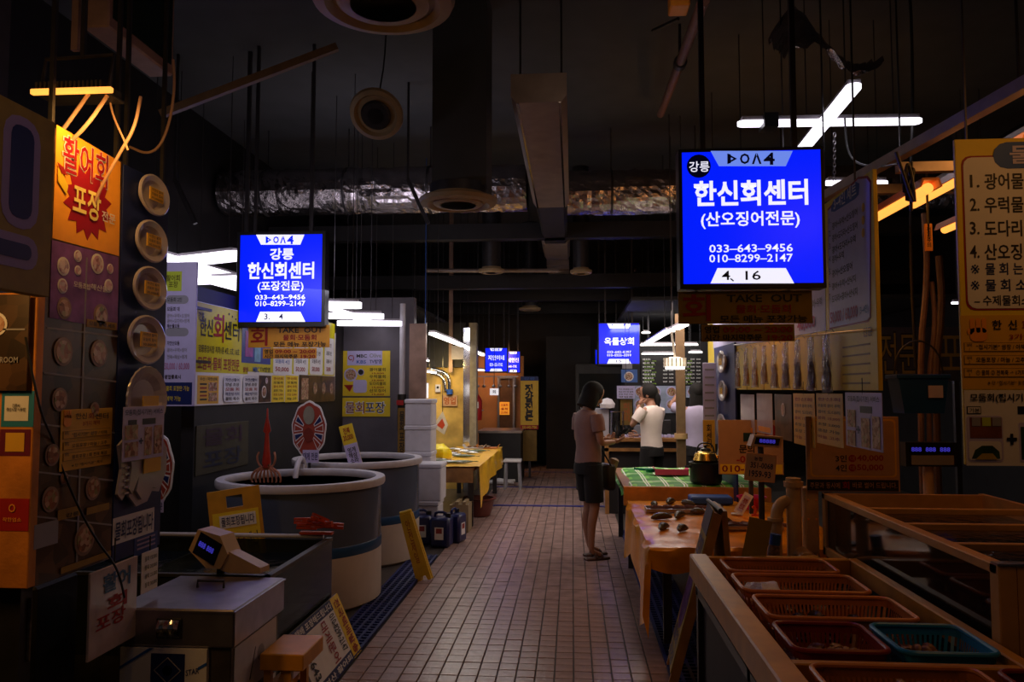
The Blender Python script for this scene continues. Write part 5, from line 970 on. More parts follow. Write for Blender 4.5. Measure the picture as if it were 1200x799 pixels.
# warm lamp rack over the right stall
al = mat('aluminium_beam', (.5, .42, .38), .4, .6, nz=.15)
t = thing('lamp_rack', 'aluminium rack of orange glowing tubes over the right stall', 'lamp', (0, 0, 0))
for a, c, w_ in (((1.72, 3.0, 2.72), (1.5, 4.9, 2.72), .05), ((1.52, 3.75, 2.6), (2.3, 3.75, 2.6), .045), ((1.55, 4.4, 2.66), (2.6, 4.4, 2.66), .05), ((2.05, 2.9, 2.72), (2.05, 5.2, 2.72), .05)): part('beam', B().bar(a, c, w_), al, t)
for x, y0, y1, z in ((1.6, 3.62, 4.9, 2.47), (1.95, 3.45, 4.6, 2.62), (2.3, 3.9, 5.0, 2.55)):
    part('glowing_tube', B().cyl((x, y0, z), (x, y1, z), .024, n=12), ledo, t, True); part('tube_housing', B().prism([(-.05, 0), (-.035, .04), (.035, .04), (.05, 0), (.04, .0), (.03, .03), (-.03, .03), (-.04, 0)], y0-.03, y1+.03, Matrix.Translation((x, 0, z))), bo, t)
for x, y in ((1.72, 3.1), (1.52, 4.8), (2.05, 5.0), (2.05, 3.1)): part('hanger_rod', B().cyl((x, y, 2.74), (x, y, 4.55), .006, n=6), dsteel, t)
solo('cable_loops', B().tube([P(1050+24*abs(math.sin(k*1.1))+6*math.sin(k*2.3), 178+70*(k % 2)+8*math.sin(k*1.7), y=3.35+.01*k) for k in range(14)], .007, 6, smooth=2), cable, 'tangled black cable loops hanging from the aluminium lamp rack', 'cable', smooth=True)
t = Board('rack_tag', 'small orange tag hanging below the lamp rack', 'tag', (1084, 1093), (262, 294), orangep, y=3.8, th=.01); t.text('전\n기\n주\n의', 1086, 266, 1091, 290, blk, 2, .01); t.put('string', B().bar((0, .004, .0), (0, .004, 2.6-t.o.z), .008), cable)
t = thing('lamp_chain', 'steel chain hanging beside the large blue sign', 'chain', P(978, 156, y=5.05)); a = P(978, 156, y=5.05).z-P(976, 216, y=5.05).z
lk = B().tube([(-.007, 0, .014), (.007, 0, .014), (.007, 0, -.014), (-.007, 0, -.014)], .0025, 5, closed=True, smooth=1).mesh('chain_link', steel, True)
for k in range(int(a/.024)): link('chain_link', lk, t, (-.0007*k, 0, -.012-.024*k), (0, 0, R(90*(k % 2))))
solo('cable', B().tube([P(990, 138, y=4.9), P(992, 175, y=4.9), P(1003, 192, y=4.7), P(1030, 196, y=4.2), P(1052, 192, y=3.6)], .006, 6, smooth=3), cable, 'black cable looping from the cross lamp to the lamp rack', 'cable', smooth=True)
# behind: banner, hoses, blue basket, price scale
s = Board('letter_banner', 'dim banner with giant yellow letters behind the hoses', 'banner', (1028, 1215), (383, 446), mat('dim_slate', (.05, .045, .06), .6), y=6.9, th=.01)
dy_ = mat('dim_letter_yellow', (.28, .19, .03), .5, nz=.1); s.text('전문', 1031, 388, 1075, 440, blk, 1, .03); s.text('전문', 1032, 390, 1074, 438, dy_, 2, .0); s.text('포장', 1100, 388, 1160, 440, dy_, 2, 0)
s.put('stand', B().box(-.02, .02, .01, .05, -s.o.z+.02, s.H/2), dsteel)
for k, (px, y0, y1, yy, r, m_) in enumerate(((1083, 250, 500, 5.3, .02, mat('dull_hose', (.25, .14, .08), .5)), (1092, 330, 505, 5.3, .016, mat('dull_hose', (.25, .14, .08), .5)), (1100, 300, 500, 5.45, .024, mat('dull_pole', (.12, .06, .03), .5)), (1074, 310, 430, 5.2, .01, cable))):
    a = P(px, y0, y=yy); c = P(px-4+k, y1, y=yy)
    if k == 3: a.z = 4.55
    solo(('hose', 'pipe', 'wooden_pole', 'hose')[k], B().tube([a, a.lerp(c, .3)+Vector((.03, 0, 0)), a.lerp(c, .7)-Vector((.02, 0, 0)), (c.x, c.y, 0 if k < 3 else c.z)], r, 8, smooth=2), m_, ('leftmost cream hose hanging right of the long menu board', 'thin cream pipe standing between the hose and the wooden pole', 'wooden pole standing behind the blue hanging basket', 'black hose end hanging behind the cream hose')[k], ('hose', 'pipe', 'pole', 'hose')[k], smooth=True)
t = thing('blue_wall_basket', 'dark blue plastic basket hung on the poles behind the display tank', 'basket', P(1078, 484, y=4.75)); part('basket_body', B().prism([(-.11, 0), (.11, 0), (.14, .21), (-.14, .21)], -.06, .1), mat('deep_blue_plastic', (.004, .05, .25), .45, nz=.15), t); part('basket_rim', B().bbox(-.15, .15, -.07, .11, .2, .225, .004), MC['deep_blue_plastic'], t)
part('price_label', B().box(.02, .1, -.075, -.07, .09, .16), lilac, t); part('hoop', B().tube([(-.14, 0, .2), (-.12, 0, .36), (0, 0, .44), (.12, 0, .36), (.14, 0, .2)], .006, 6, smooth=2), cable, t, True)
c = P(1090, 540, y=4.85); t = thing('price_scale', 'black price scale with a blue lit display behind the display tank', 'scale', (c.x, 4.85, 0)); z_ = c.z
part('console', B().prism([(-.15, z_-.03), (.17, z_-.03), (.14, z_+.11), (-.15, z_+.11)], -.03, .05), black, t); part('display', B().box(-.13, .11, -.034, -.03, z_+.05, z_+.09), MC['scale_display'], t)
g, f, _ = glyphs('888  888  888', .02); me = bpy.data.meshes.new('lettering'); me.from_pydata([(-.12+.22*a, -.036, z_+.057+.026*v) for a, v in g], [], f); me.materials.append(MC['blue_digits']); link('lettering', me, t)
part('keypad', B().box(-.12, .12, -.036, -.03, z_-.02, z_+.035), greyp, t); part('post', B().cyl((0, .03, 0), (0, .03, z_), .03), ivory, t, True)
# navy strip with plates on the right
s = Board('plate_display_board', 'narrow navy board with sample plates at the far end of the long lilac menu board', 'panel', (838, 862), (404, 582), navy, x=1.38, th=.015); s.put('post', B().bar((0, .03, -s.o.z+.03), (0, .03, .2), .03), dsteel)
for px, py, ry, l in ((848, 424, 13, 'topmost'), (849, 458, 12, 'second'), (848, 500, 15, 'third'), (848, 536, 13, 'lowest')):
    t = sample_plate(px, py, ry, ry, 'round sample plate, '+l+' on the right navy panel', x=1.37, ox=1.8); t.rotation_euler[2] = R(-90)
s = Board('menu_sheet', 'dim lilac menu sheet left of the right navy panel, behind the wooden post', 'menu board', (824, 840), (425, 520), lilac, y=7.6, th=.01); [s.rect(826, 432+k*9, 837, 434+k*9, greyp, 1, 'printed_line') for k in range(8)]; s.put('post', B().bar((.05, .02, -s.o.z+.03), (.05, .02, .1), .03), dsteel)
s = Board('amber_sheet', 'small amber sheet low beside the right navy panel', 'sheet', (824, 838), (492, 530), yel2, y=7.4, th=.01); s.text('회\n센\n터', 828, 497, 834, 525, blk, 2); s.put('post', B().bar((0, .02, -s.o.z+.03), (0, .02, .1), .02), dsteel)
# ------------------------------------------------------------------ far left stall
t = thing('fish_table', 'far low fish table under a bright yellow cloth on the left of the aisle', 'table', (0, 0, 0))
part('table_top', B().box(-1.76, -1.12, 8.95, 11.9, .63, .67), wood, t); part('front_apron', B().box(-1.76, -1.13, 8.93, 8.95, .5, .66), wood, t)
for x, y in ((-1.2, 9.0), (-1.2, 11.8), (-1.74, 9.0), (-1.74, 11.8), (-1.2, 10.4)): part('leg', B().box(x, x+.06, y, y+.06, 0, .63), dsteel, t)
b = B(); us = [-1, -.6, -.3, -.05, 0]+[i/20 for i in range(1, 21)]; vv = [i/40 for i in range(41)]
def cl2(u, v):
    if u < 0: return (-1.06-.015*math.sin(v*21)-.02*u, 8.92+v*3.0, .685+u*(.26+.12*max(0, math.sin(v*5+1.2))+(.1 if v < .1 else 0)))
    return (-1.06-u*.7, 8.92+v*3.0, .685+.006*noise.noise(Vector((u*9, v*14, 0))))
b.add([Vector(cl2(u, v)) for v in vv for u in us], [(j*len(us)+i, j*len(us)+i+1, (j+1)*len(us)+i+1, (j+1)*len(us)+i) for j in range(40) for i in range(len(us)-1)])
solo('yellow_tarpaulin', b, mat('bright_yellow_tarpaulin', (.9, .5, .03), .3, nz=.15, bump=.3, bsc=9), 'bright yellow cloth hanging over the far left fish table', 'tarpaulin', smooth=True)
sf = mat('silver_fish', (.5, .5, .5), .2, .5, nz=.3, sc=30); gf = mat('grey_green_fish', (.12, .16, .1), .25, nz=.4, sc=30)
for k, (px, py) in enumerate(((520, 540), (530, 541), (512, 538), (541, 541), (525, 531), (536, 533), (545, 534), (518, 529), (552, 530), (560, 528), (546, 528), (534, 526))):
    c = P(px, py, z=.71); t = thing('fish', 'silvery fish laid out on the far yellow cloth' if k % 3 else 'dark greenish fish laid out on the far yellow cloth', 'fish', c, random.uniform(-.4, .4), 'fish on the far yellow cloth'); L_ = random.uniform(.12, .17)
    part('body', B().lathe([(0, -L_), (.018, -L_*.85), (.042, -L_*.3), (.036, L_*.3), (.012, L_*.8), (0, L_*.85)], 12, sx=1, sy=.5, M=Matrix.Rotation(R(90), 4, 'Y') @ Matrix.Rotation(R(90), 4, 'Z')), (gf, sf, sf)[k % 3], t, True)
    part('tail', B().prism([(L_*.75, 0), (L_*1.15, .035), (L_*1.05, 0), (L_*1.15, -.035)], -.003, .003, Matrix.Rotation(R(90), 4, 'X')), (gf, sf, sf)[k % 3], t)
yb = mat('bright_yellow_bag', (.95, .75, .02), .3, nz=.1)
c = P(512, 524, y=9.6); solo('yellow_bag', B().ball((0, 0, 0), .17, .2, .11, n=18, rough=.25), yb, 'bright yellow plastic bag on the far fish table beside the foam boxes', 'bag', loc=(c.x, 9.7, .77), smooth=True)
for px, py, l, m_ in ((524, 530, 'pale plastic tray of shellfish, left on the far yellow cloth', rimw), (556, 524, 'pale plastic tray of shellfish, right on the far yellow cloth', rimw), (572, 524, 'orange tray at the far right of the yellow cloth', bo)):
    c = P(px, py, z=.7); t = thing('shellfish_tray', l, 'tray', (c.x, c.y, .692)); part('tray_body', B().prism([(-.14, 0), (.14, 0), (.17, .05), (.165, .05), (.135, .008), (-.135, .008), (-.165, .05), (-.17, .05)], -.11, .11), m_, t)
    [part('shell', B().ball((random.uniform(-.1, .1), random.uniform(-.08, .08), .02), .03, .025, .015, n=8), clam[q % 2], t) for q in range(9)]
# yellow lit wall panel with pipes, socket, sign, hanging bag
ywall = mat('yellow_lit_wall', (.62, .4, .1), .55, nz=.55, sc=3, bump=.2)  # yellow of the light put into the wall colour, with mottling
struct('wall_far_stall', B().box(-2.35, -1.62, 12.3, 12.4, 0, 1.92), ywall)
struct('trim_1', B().box(-1.62, -1.5, 12.22, 12.42, 0, 2.6), mat('pale_post_paint', (.42, .36, .25), .45, nz=.2))
struct('wall_far_side', B().box(-3.2, -3.1, 9.75, 12.4, 0, 2.4), dwall); struct('wall_far_stall_left', B().box(-3.1, -2.35, 12.3, 12.4, 0, 2.4), dwall)
t = thing('steel_conduit', 'two bent steel pipes coming down the yellow-lit wall', 'pipe', (0, 0, 0))
part('outer_pipe', B().tube([P(505, 432, y=12.25), P(518, 435, y=12.25), P(525, 440, y=12.25), P(527, 447, y=12.25), P(527, 457, y=12.25)], .03, 10, smooth=2), chrome, t, True)
part('inner_pipe', B().tube([P(505, 437, y=12.27), P(515, 439, y=12.27), P(521, 445, y=12.27), P(522, 458, y=12.27)], .026, 10, smooth=2), chrome, t, True)
part('coupling', B().cyl(P(527, 456, y=12.25), P(527, 462, y=12.25), .05), bluep, t, True)
t = Board('stall_number_board', 'cream board with dark letters on the yellow-lit wall', 'sign', (518, 536), (463, 476), cream, y=12.27, th=.03); t.text('영업', 520, 465, 534, 474, MC['print_rust'], 1, .03)
t = thing('wall_socket', 'white wall socket left of the cream letter board', 'socket', P(513, 455, y=12.25)); part('plate', B().bbox(-.04, .04, 0, .04, -.06, .06, .004), rimw, t); part('socket_hole', B().cyl((0, -.003, .015), (0, 0, .015), .02), black, t)
c = P(517, 498, y=11.6); t = thing('hanging_sack', 'white printed sack hanging by a corner in the far left stall', 'bag', c); part('sack', B().prism([(.02, .2), (.1, -.0), (.05, -.14), (-.13, -.02)], -.02, .03), mat('white_sack', (.7, .6, .45), .5, nz=.2), t); part('sack_print', B().prism([(.02, .1), (.06, .0), (.02, -.06), (-.06, 0)], -.023, -.02), cl, t); part('string', B().cyl((.02, 0, .18), (.02, 0, 3.5), .005, n=6), cable, t)
c = P(498, 458, y=9.9); t = thing('tube_shade', 'bright white lit tube shade hanging on a blue cord behind the foam boxes', 'lamp', c); part('shade', B().cyl((0, 0, -.09), (0, 0, .1), .045, n=16), mat('white_glowing_paper', (.9, .9, .95), .5, em=.6, ecol=(1, .95, 1)), t, True); part('cord', B().cyl((0, 0, .1), (0, 0, 4.55-c.z), .006, n=6), bluep, t)
t = thing('steel_post', 'shiny steel post at the aisle edge of the far left stall', 'post', (-1.62, 11.95, 0)); part('post_body', B().box(-.05, .05, 0, .05, 0, 2.5), chrome, t)
t = thing('steel_post', 'slim white steel pipe right of the shiny steel post', 'post', (-1.56, 12.6, 0)); part('post_body', B().cyl((0, 0, 0), (0, 0, 2.3), .035), rimw, t, True)
t = thing('steel_post', 'short brown hanging post right of the long tube lamp', 'post', (-1.89, 12.1, 0)); part('post_body', B().box(-.03, .03, 0, .05, 1.82, 4.55), col, t)
c = P(558, 478, y=12.45); t = thing('fire_extinguisher', 'red fire extinguisher bracketed to the white pipe in the far left stall', 'extinguisher', c); part('cylinder', B().lathe([(0, -.2), (.09, -.19), (.095, -.1), (.095, .12), (.05, .2), (.03, .23)], 18), red, t, True); part('label', B().box(-.05, .05, -.1, -.094, -.0, .1), wht, t); part('valve', B().box(-.05, .03, -.02, .02, .22, .27).cyl((0,0,.2), (0,0,.25), .02), black, t); part('hose', B().tube([(-.03, 0, .25), (-.13, 0, .2), (-.12, 0, -.1)], .014, 6, smooth=2), black, t, True); part('bracket', B().box(-.02, .1, -.02, .2, -.05, -.03), steel, t)
# dark fascia, roof strips
solo('stall_fascia', B().box(P(470, 425, y=12.2).x, P(545, 425, y=12.2).x, 12.2, 12.28, 1.9, 2.6), dwall, 'dark fascia board over the far left stall', 'fascia').hide_render = False
solo('fascia_panel', B().box(P(529, 410, y=12.0).x, P(549, 410, y=12.0).x, 12.0, 12.05, P(540, 421, y=12).z, P(540, 405, y=12).z), mat('slatted_grey', (.3, .27, .3), .5), 'pale grey shutter panel above the yellow-lit wall', 'panel')
# orange back room with door and lit poster
ow = mat('orange_wall_paint', (.5, .22, .08), .5, nz=.2, sc=3)
struct('wall_back_room', B().box(-1.95, -.95, 15.3, 15.4, 0, 2.2), ow); struct('door_1', B().box(P(584, 480, y=15.2).x, P(602, 480, y=15.2).x, 15.2, 15.26, 0, 1.75), mat('dark_brown_door', (.12, .06, .03), .5, nz=.2))
for x in (584, 602): struct('trim_2', B().box(P(x, 480, y=15.15).x-.02, P(x, 480, y=15.15).x+.02, 15.15, 15.26, 0, 1.8), steel)
struct('trim_3', B().box(P(584, 480, y=15.15).x, P(602, 480, y=15.15).x, 15.15, 15.26, 1.76, 1.8), steel)
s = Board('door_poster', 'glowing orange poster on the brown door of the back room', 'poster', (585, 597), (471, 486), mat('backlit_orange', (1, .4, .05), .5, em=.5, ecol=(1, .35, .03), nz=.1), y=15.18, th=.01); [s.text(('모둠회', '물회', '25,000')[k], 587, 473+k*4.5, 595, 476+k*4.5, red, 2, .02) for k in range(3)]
s = Board('lit_box', 'small white glowing paper sign hanging under the far small blue signs', 'sign', (574, 584), (455, 463), mat('white_glowing_paper', (.9, .9, .95), .5), y=13.5, th=.04); s.text('회', 577, 457, 581, 461, blk, 2, .02); s.put('string', B().cyl((0, .02, .05), (0, .02, 2.9), .006, n=5), cable)
t = thing('work_counter', 'dark work counter with steel top in front of the orange back room', 'counter', (0, 0, 0)); part('counter_top', B().box(-1.6, -.85, 13.2, 14.2, .82, .86), steel, t); part('counter_body', B().box(-1.58, -.87, 13.22, 14.18, 0, .82), dwall, t)
t = thing('plastic_stool', 'grey plastic stool with pale seat beyond the far yellow cloth', 'stool', (P(601, 550, y=12.4).x, 12.4, 0)); part('seat', B().bbox(-.14, .14, -.14, .14, .42, .46, .008), rimw, t); [part('leg', B().bar((x*1.2, y*1.2, 0), (x, y, .42), .03), greyp, t) for x in (-.1, .1) for y in (-.1, .1)]
c = P(590, 565, z=0); t = solo('plastic_bag', B().tube([(-.2, 0, .02), (-.05, .02, .04), (.1, 0, .03), (.22, .02, .05)], [.03, .05, .04, .02], 8).tube([(.05, 0, .03), (.2, -.06, .02)], .015, 6), rimw, 'crumpled pale plastic bag on the floor beyond the brown basin', 'bag', loc=(c.x, c.y-.35, .02), smooth=True)
t = thing('hook_rail', 'dark rail with hanging ladles and hooks beyond the white pipe', 'rail', P(585, 441, y=14.4)); part('rail', B().bar((-.5, 0, 0), (.35, 0, 0), .02), steel, t); [part('ladle', B().cyl((x, 0, 0), (x, 0, -.16), .006, n=5).ball((x, 0, -.18), .035, .02, .03, n=8), steel, t) for x in (-.4, -.28, -.1, .02, .18, .3)]
[part('hanger', B().cyl((x, 0, 0), (x, 0, 2.75), .006, n=5), cable, t) for x in (-.48, .33)]
s = Board('vertical_banner', 'tall yellow vertical banner with four black letters at the end of the aisle', 'banner', (610, 631), (445, 498), mat('banner_ochre', (.7, .42, .04), .5, nz=.08), y=13.8, th=.02); s.vtext('젓갈전문', 615, 450, 625, 493, blk, 2, .05)
s.rect(610, 441, 631, 446, navy, 1, 'top_strip'); s.rect(610, 498, 631, 503, red, 1, 'bottom_strip'); s.text('033-642-7700', 612, 499, 629, 502, yel, 2, .01); s.rect(612, 504, 629, 540, MC['dim_ochre'], 1, 'lower_cloth'); s.put('post', B().bar((0, .04, -s.o.z+.02), (0, .04, .4), .04), dsteel)
s.text('강릉', 614, 442, 627, 445, bluep, 2, .01)
# dark fridge and partitions at right of aisle end
struct('wall_aisle_end', B().box(-.52, .35, 15.5, 15.6, 0, 2.6), dwall)
t = thing('display_fridge', 'unlit dark glass-door fridge at the end of the aisle behind the standing woman', 'fridge', (0.05, 12.3, 0)); part('cabinet', B().bbox(0, .75, 0, .6, 0, 1.95, .01), dark, t); part('glass_door', B().box(.05, .7, -.02, 0, .2, 1.8), gk, t); part('door_handle', B().cyl((.08, -.04, .8), (.08, -.04, 1.3), .012), steel, t, True)
part('indicator', B().box(.2, .28, -.024, -.02, 1.62, 1.65), mat('indicator_glow', (1, .8, .5), .5, em=1, ecol=(1, .8, .5), nz=0), t)
# ------------------------------------------------------------------ green plaid table and pots
t = thing('plaid_table', 'table under a green plaid cloth in the middle of the right side', 'table', (0, 0, 0)); part('table_top', B().box(.44, 1.7, 7.0, 8.6, .68, .715), wood, t); part('front_apron', B().bbox(.44, 1.7, 6.96, 7.0, .55, .715, .004), owood, t)
for x in (.48, 1.6):
    for y in (7.02, 8.5): part('leg', B().box(x, x+.05, y, y+.05, 0, .68), dsteel, t)
gm = bpy.data.materials.new('green_plaid_cloth'); gm.use_nodes = True; nt = gm.node_tree; N = nt.nodes; L = nt.links; bs = N['Principled BSDF']; bs.inputs['Roughness'].default_value = .6
tc = N.new('ShaderNodeTexCoord'); sp = N.new('ShaderNodeSeparateXYZ'); L.new(tc.outputs['Object'], sp.inputs[0])
def M_(op, a, b_=None):
    n = N.new('ShaderNodeMath'); n.operation = op
    for i, v in enumerate((a, b_)):
        if v is None: continue
        if isinstance(v, (int, float)): n.inputs[i].default_value = v
        else: L.new(v, n.inputs[i])
    return n.outputs[0]
def stripe(o, per, a0, a1): f = M_('FRACT', M_('MULTIPLY', o, 1/per)); return M_('MULTIPLY', M_('GREATER_THAN', f, a0), M_('LESS_THAN', f, a1))
def mx(c1, c2, fac):
    n = N.new('ShaderNodeMix'); n.data_type = 'RGBA'
    for i, v in ((6, c1), (7, c2)):
        if isinstance(v, tuple): n.inputs[i].default_value = (*v, 1)
        else: L.new(v, n.inputs[i])
    L.new(fac, n.inputs[0]); return n.outputs[2]
g1 = mx((.2, .62, .06), (.07, .36, .04), stripe(sp.outputs[0], .16, .5, 1.0)); g1 = mx(g1, (.04, .28, .03), stripe(sp.outputs[1], .3, .55, 1.0))
wh = M_('MAXIMUM', stripe(sp.outputs[0], .16, .02, .1), stripe(sp.outputs[0], .16, .17, .25)); g1 = mx(g1, (.85, .9, .8), wh); g1 = mx(g1, (.75, .85, .6), M_('MAXIMUM', stripe(sp.outputs[1], .6, .1, .13), stripe(sp.outputs[1], .6, .18, .21))); L.new(g1, bs.inputs['Base Color'])
b = B(); b.grid(0, 1, 0, 1, lambda u, v: (.42+.1*v*0+u*1.26, 6.97+v*1.6, .725+.006*math.sin(u*17+v*9)-(.06*(1-u*12) if u < 1/12 else 0)-(.03 if v == 0 else 0)), 30, 30)
solo('plaid_cloth', b, gm, 'green and white plaid cloth spread over the table behind the yellow one', 'cloth', smooth=True)
pk = mat('pink_tray_plastic', (.85, .06, .22), .35, nz=.05)
c = P(786, 556, z=.73); t = thing('pink_tray', 'bright pink rectangular tray on the green plaid cloth', 'tray', (c.x, c.y, .737)); part('tray_body', B().prism([(-.14, 0), (.14, 0), (.165, .06), (.158, .062), (.13, .01), (-.13, .01), (-.158, .062), (-.165, .06)], -.1, .1).box(-.16, .16, -.106, -.1, 0, .055), pk, t)
c = P(762, 555, z=.73); t = thing('teal_scoop', 'teal plastic scoop beside the pink tray', 'scoop', (c.x, c.y, .74)); tl = mat('teal_plastic', (.0, .3, .2), .4, nz=.1); part('bowl_body', B().lathe([(0, 0), (.04, .005), (.06, .04), (.055, .04), (.03, .012)], 16), tl, t, True); part('handle', B().bar((-.16, .0, .04), (-.04, 0, .03), .02), tl, t)
c = P(823, 563, z=.73); t = thing('stock_pot', 'black stock pot at the near right corner of the plaid table', 'pot', (c.x, 7.15, .735)); part('pot_body', B().lathe([(0, 0), (.13, 0), (.14, .02), (.14, .17), (.15, .18), (.13, .18), (.125, .03), (0, .02)], 28), black, t, True); [part('handle', B().tube([(sx*.14, -.03, .14), (sx*.19, 0, .14), (sx*.14, .03, .14)], .01, 6, smooth=1), black, t, True) for sx in (-1, 1)]
gold = mat('golden_aluminium', (.75, .45, .08), .22, 1, nz=.1)
t = thing('golden_kettle', 'golden aluminium kettle with dark lid sitting in the black stock pot', 'kettle', (c.x+.0, 7.15, .885)); part('kettle_body', B().lathe([(0, 0), (.09, 0), (.11, .05), (.09, .11), (.05, .13)], 24), gold, t, True); part('lid', B().lathe([(.055, .125), (.04, .15), (.012, .16), (.015, .18), (0, .185)], 18), black, t, True); part('spout', B().tube([(.09, 0, .05), (.14, 0, .1), (.17, 0, .13)], [.025, .018, .012], 8), gold, t, True); part('handle', B().tube([(-.08, 0, .1), (-.06, 0, .2), (.06, 0, .2), (.08, 0, .1)], .007, 6, smooth=2), black, t, True)
t = solo('storage_box', B().bbox(-.17, .17, -.1, .1, 0, .06, .01), bluep, 'flat dark blue plastic box at the back right of the yellow fish table', 'box', loc=(P(832, 574, y=6.7).x, 6.7, .62))
# wood post
t = thing('wooden_post', 'brown wooden post in front of the far right stall', 'post', (P(798, 470, y=9.05).x, 9.05, 0)); part('post_body', B().box(-.05, .05, 0, .06, 0, 2.42), MC['brown_timber'], t); part('rope_binding', B().cyl((0, .03, 1.0), (0, .03, 1.06), .075), pvc, t, True)
# ------------------------------------------------------------------ far right stall
t = thing('stall_counter', 'wood-framed counter of the far right stall behind the customers', 'counter', (0, 0, 0)); part('counter_top', B().bbox(.38, 2.2, 10.0, 10.6, .9, .95, .005), wood, t)
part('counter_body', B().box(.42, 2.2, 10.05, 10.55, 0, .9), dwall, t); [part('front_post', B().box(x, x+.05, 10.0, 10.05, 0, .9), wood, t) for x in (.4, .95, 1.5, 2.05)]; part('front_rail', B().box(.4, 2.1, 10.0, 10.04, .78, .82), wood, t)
for px in (744, 782): c = P(px, 514, y=10.1); t = thing('napkin_stack', 'bright stack of white packets on the counter, '+('left of' if px < 760 else 'right of')+' the customer in white', 'packets', (c.x, 10.15, .95)); [part('packet', B().bbox(-.14+k*.05, -.1+k*.05, -.05, .05, 0, .03+.008*(k % 2), .003), lilac, t) for k in range(6)]
t = thing('coffee_machine', 'white beverage machine with glass jug on the far right counter', 'machine', (P(712, 515, y=10.2).x, 10.2, .95)); part('body', B().bbox(-.16, .02, 0, .3, 0, .36, .01), greyp, t); part('white_hopper', B().lathe([(0, .36), (.09, .37), (.1, .42), (.06, .48), (0, .5)], 18), rimw, t, True); part('steel_frame', B().tube([(.05, 0, 0), (.05, 0, .32), (.2, 0, .32), (.2, 0, 0)], .014, 8), chrome, t); part('jug', B().lathe([(0, 0), (.05, 0), (.055, .1), (.03, .15), (.04, .2)], 16, c=(.12, .05, 0)), gk, t, True)
wb = Board('wall_panel_backing', 'dark backing wall of the far right stall', 'panel', (700, 860), (400, 560), dwall, y=13.2, th=.1); del wb.ob['label']; del wb.ob['category']; wb.ob.name = 'wall_right_stall'; wb.ob['kind'] = 'structure'
for x0, x1, l in ((751, 791, 'left'), (793, 823, 'right')):
    s = Board('black_menu_board', 'black menu board with white and green chalk-like lines, '+l+' half of the far right stall', 'menu board', (x0, x1), (417, 451), blk, y=13.17, th=.03)
    wg = mat('bright_print', (.95, .95, .95), .5, nz=0); gg = mat('lime_print', (.3, .55, .04), .5, nz=0)
    for k in range(7):
        y_ = 420+k*4.4; s.text(('모둠 회 정식', '물회 특', '광어 우럭 회', '오징어순대', '매운탕 세트', '해물 칼국수', '전복죽 특')[k], x0+2, y_, x0+11+(k*5 % 7), y_+2, wg, 2, .02); s.text(('광어 + 우럭', '오징어+멍게', '도다리+해삼')[k % 3], x0+4, y_+2.3, x0+18-(k % 3), y_+3.8, gg, 2, .015)
        s.text('30,000', x1-14, y_, x1-9, y_+1.8, wg, 2, .01); s.text('50,000', x1-7, y_, x1-2, y_+1.8, wg, 2, .01)
ppm = mat('pale_blue_photo', (.4, .45, .62), .4, nz=.4, sc=4)
s = Board('dish_photo_board', 'pale blue board with round dish photos under the black menu boards', 'photo board', (742, 795), (452, 484), ppm, y=13.18, th=.02)
for px, py in ((750, 459), (768, 459), (787, 459), (750, 474), (768, 476), (787, 474)): s.dish(px, py, 6.5, food, 2, lilac)
s = Board('dish_photo_board', 'small photo strip under the right black menu board', 'photo board', (804, 823), (452, 466), ppm, y=13.18, th=.02); s.dish(810, 459, 5, food, 2, lilac); s.dish(820, 459, 5, food2, 2, lilac)
s = Board('dish_card', 'blue card with one white oval dish below the sign numbered 15', 'card', (728, 747), (433, 448), mat('print_cobalt', (.05, .15, .5), .4), y=12.0, th=.01); s.dish(737, 441, 5.5, food, 2, wht)
s.put('string', B().bar((0, .005, s.H/2-.02), (0, .005, 1.8), .008), cable); s.rect(729, 426, 741, 432, greyp, 1, 'upper_card')
s = Board('notice_card', 'white notice card with small print hanging under the blue dish card', 'card', (723, 744), (452, 467), lilac, y=11.9, th=.01); [s.text(('카드 환영합니다', '현금 영수증 발행', '포장 주문 가능', '영업중')[k], 725, 455+k*3, 742, 457+k*3, blk, 2, .01) for k in range(4)]; s.put('string', B().bar((0, .005, s.H/2-.02), (0, .005, 1.9), .008), cable)
s = Board('amber_banner', 'dim yellow banner below the white notice card', 'banner', (727, 741), (468, 498), MC['dim_ochre'], y=12.05, th=.01); s.vtext('회센터', 730, 472, 738, 494, MC['print_rust'], 1, .02); s.put('stand', B().bar((0, .02, -s.o.z+.02), (0, .02, .1), .03), dsteel)
t = thing('back_shelf', 'dark back shelf under the dish photos', 'shelf', (0, 0, 0)); part('shelf_body', B().box(.9, 2.6, 12.3, 12.9, 0, .85), dark, t); [part('shelf_item', B().bbox(.95+.22*k, 1.08+.22*k, 12.4, 12.5, .85, 1.0+.04*(k % 3), .006), (greyp, steel, dsteel)[k % 3], t) for k in range(7)]
# near side of the far right stall: dark partition left of the long board
c = P(648, 468, y=14.5)
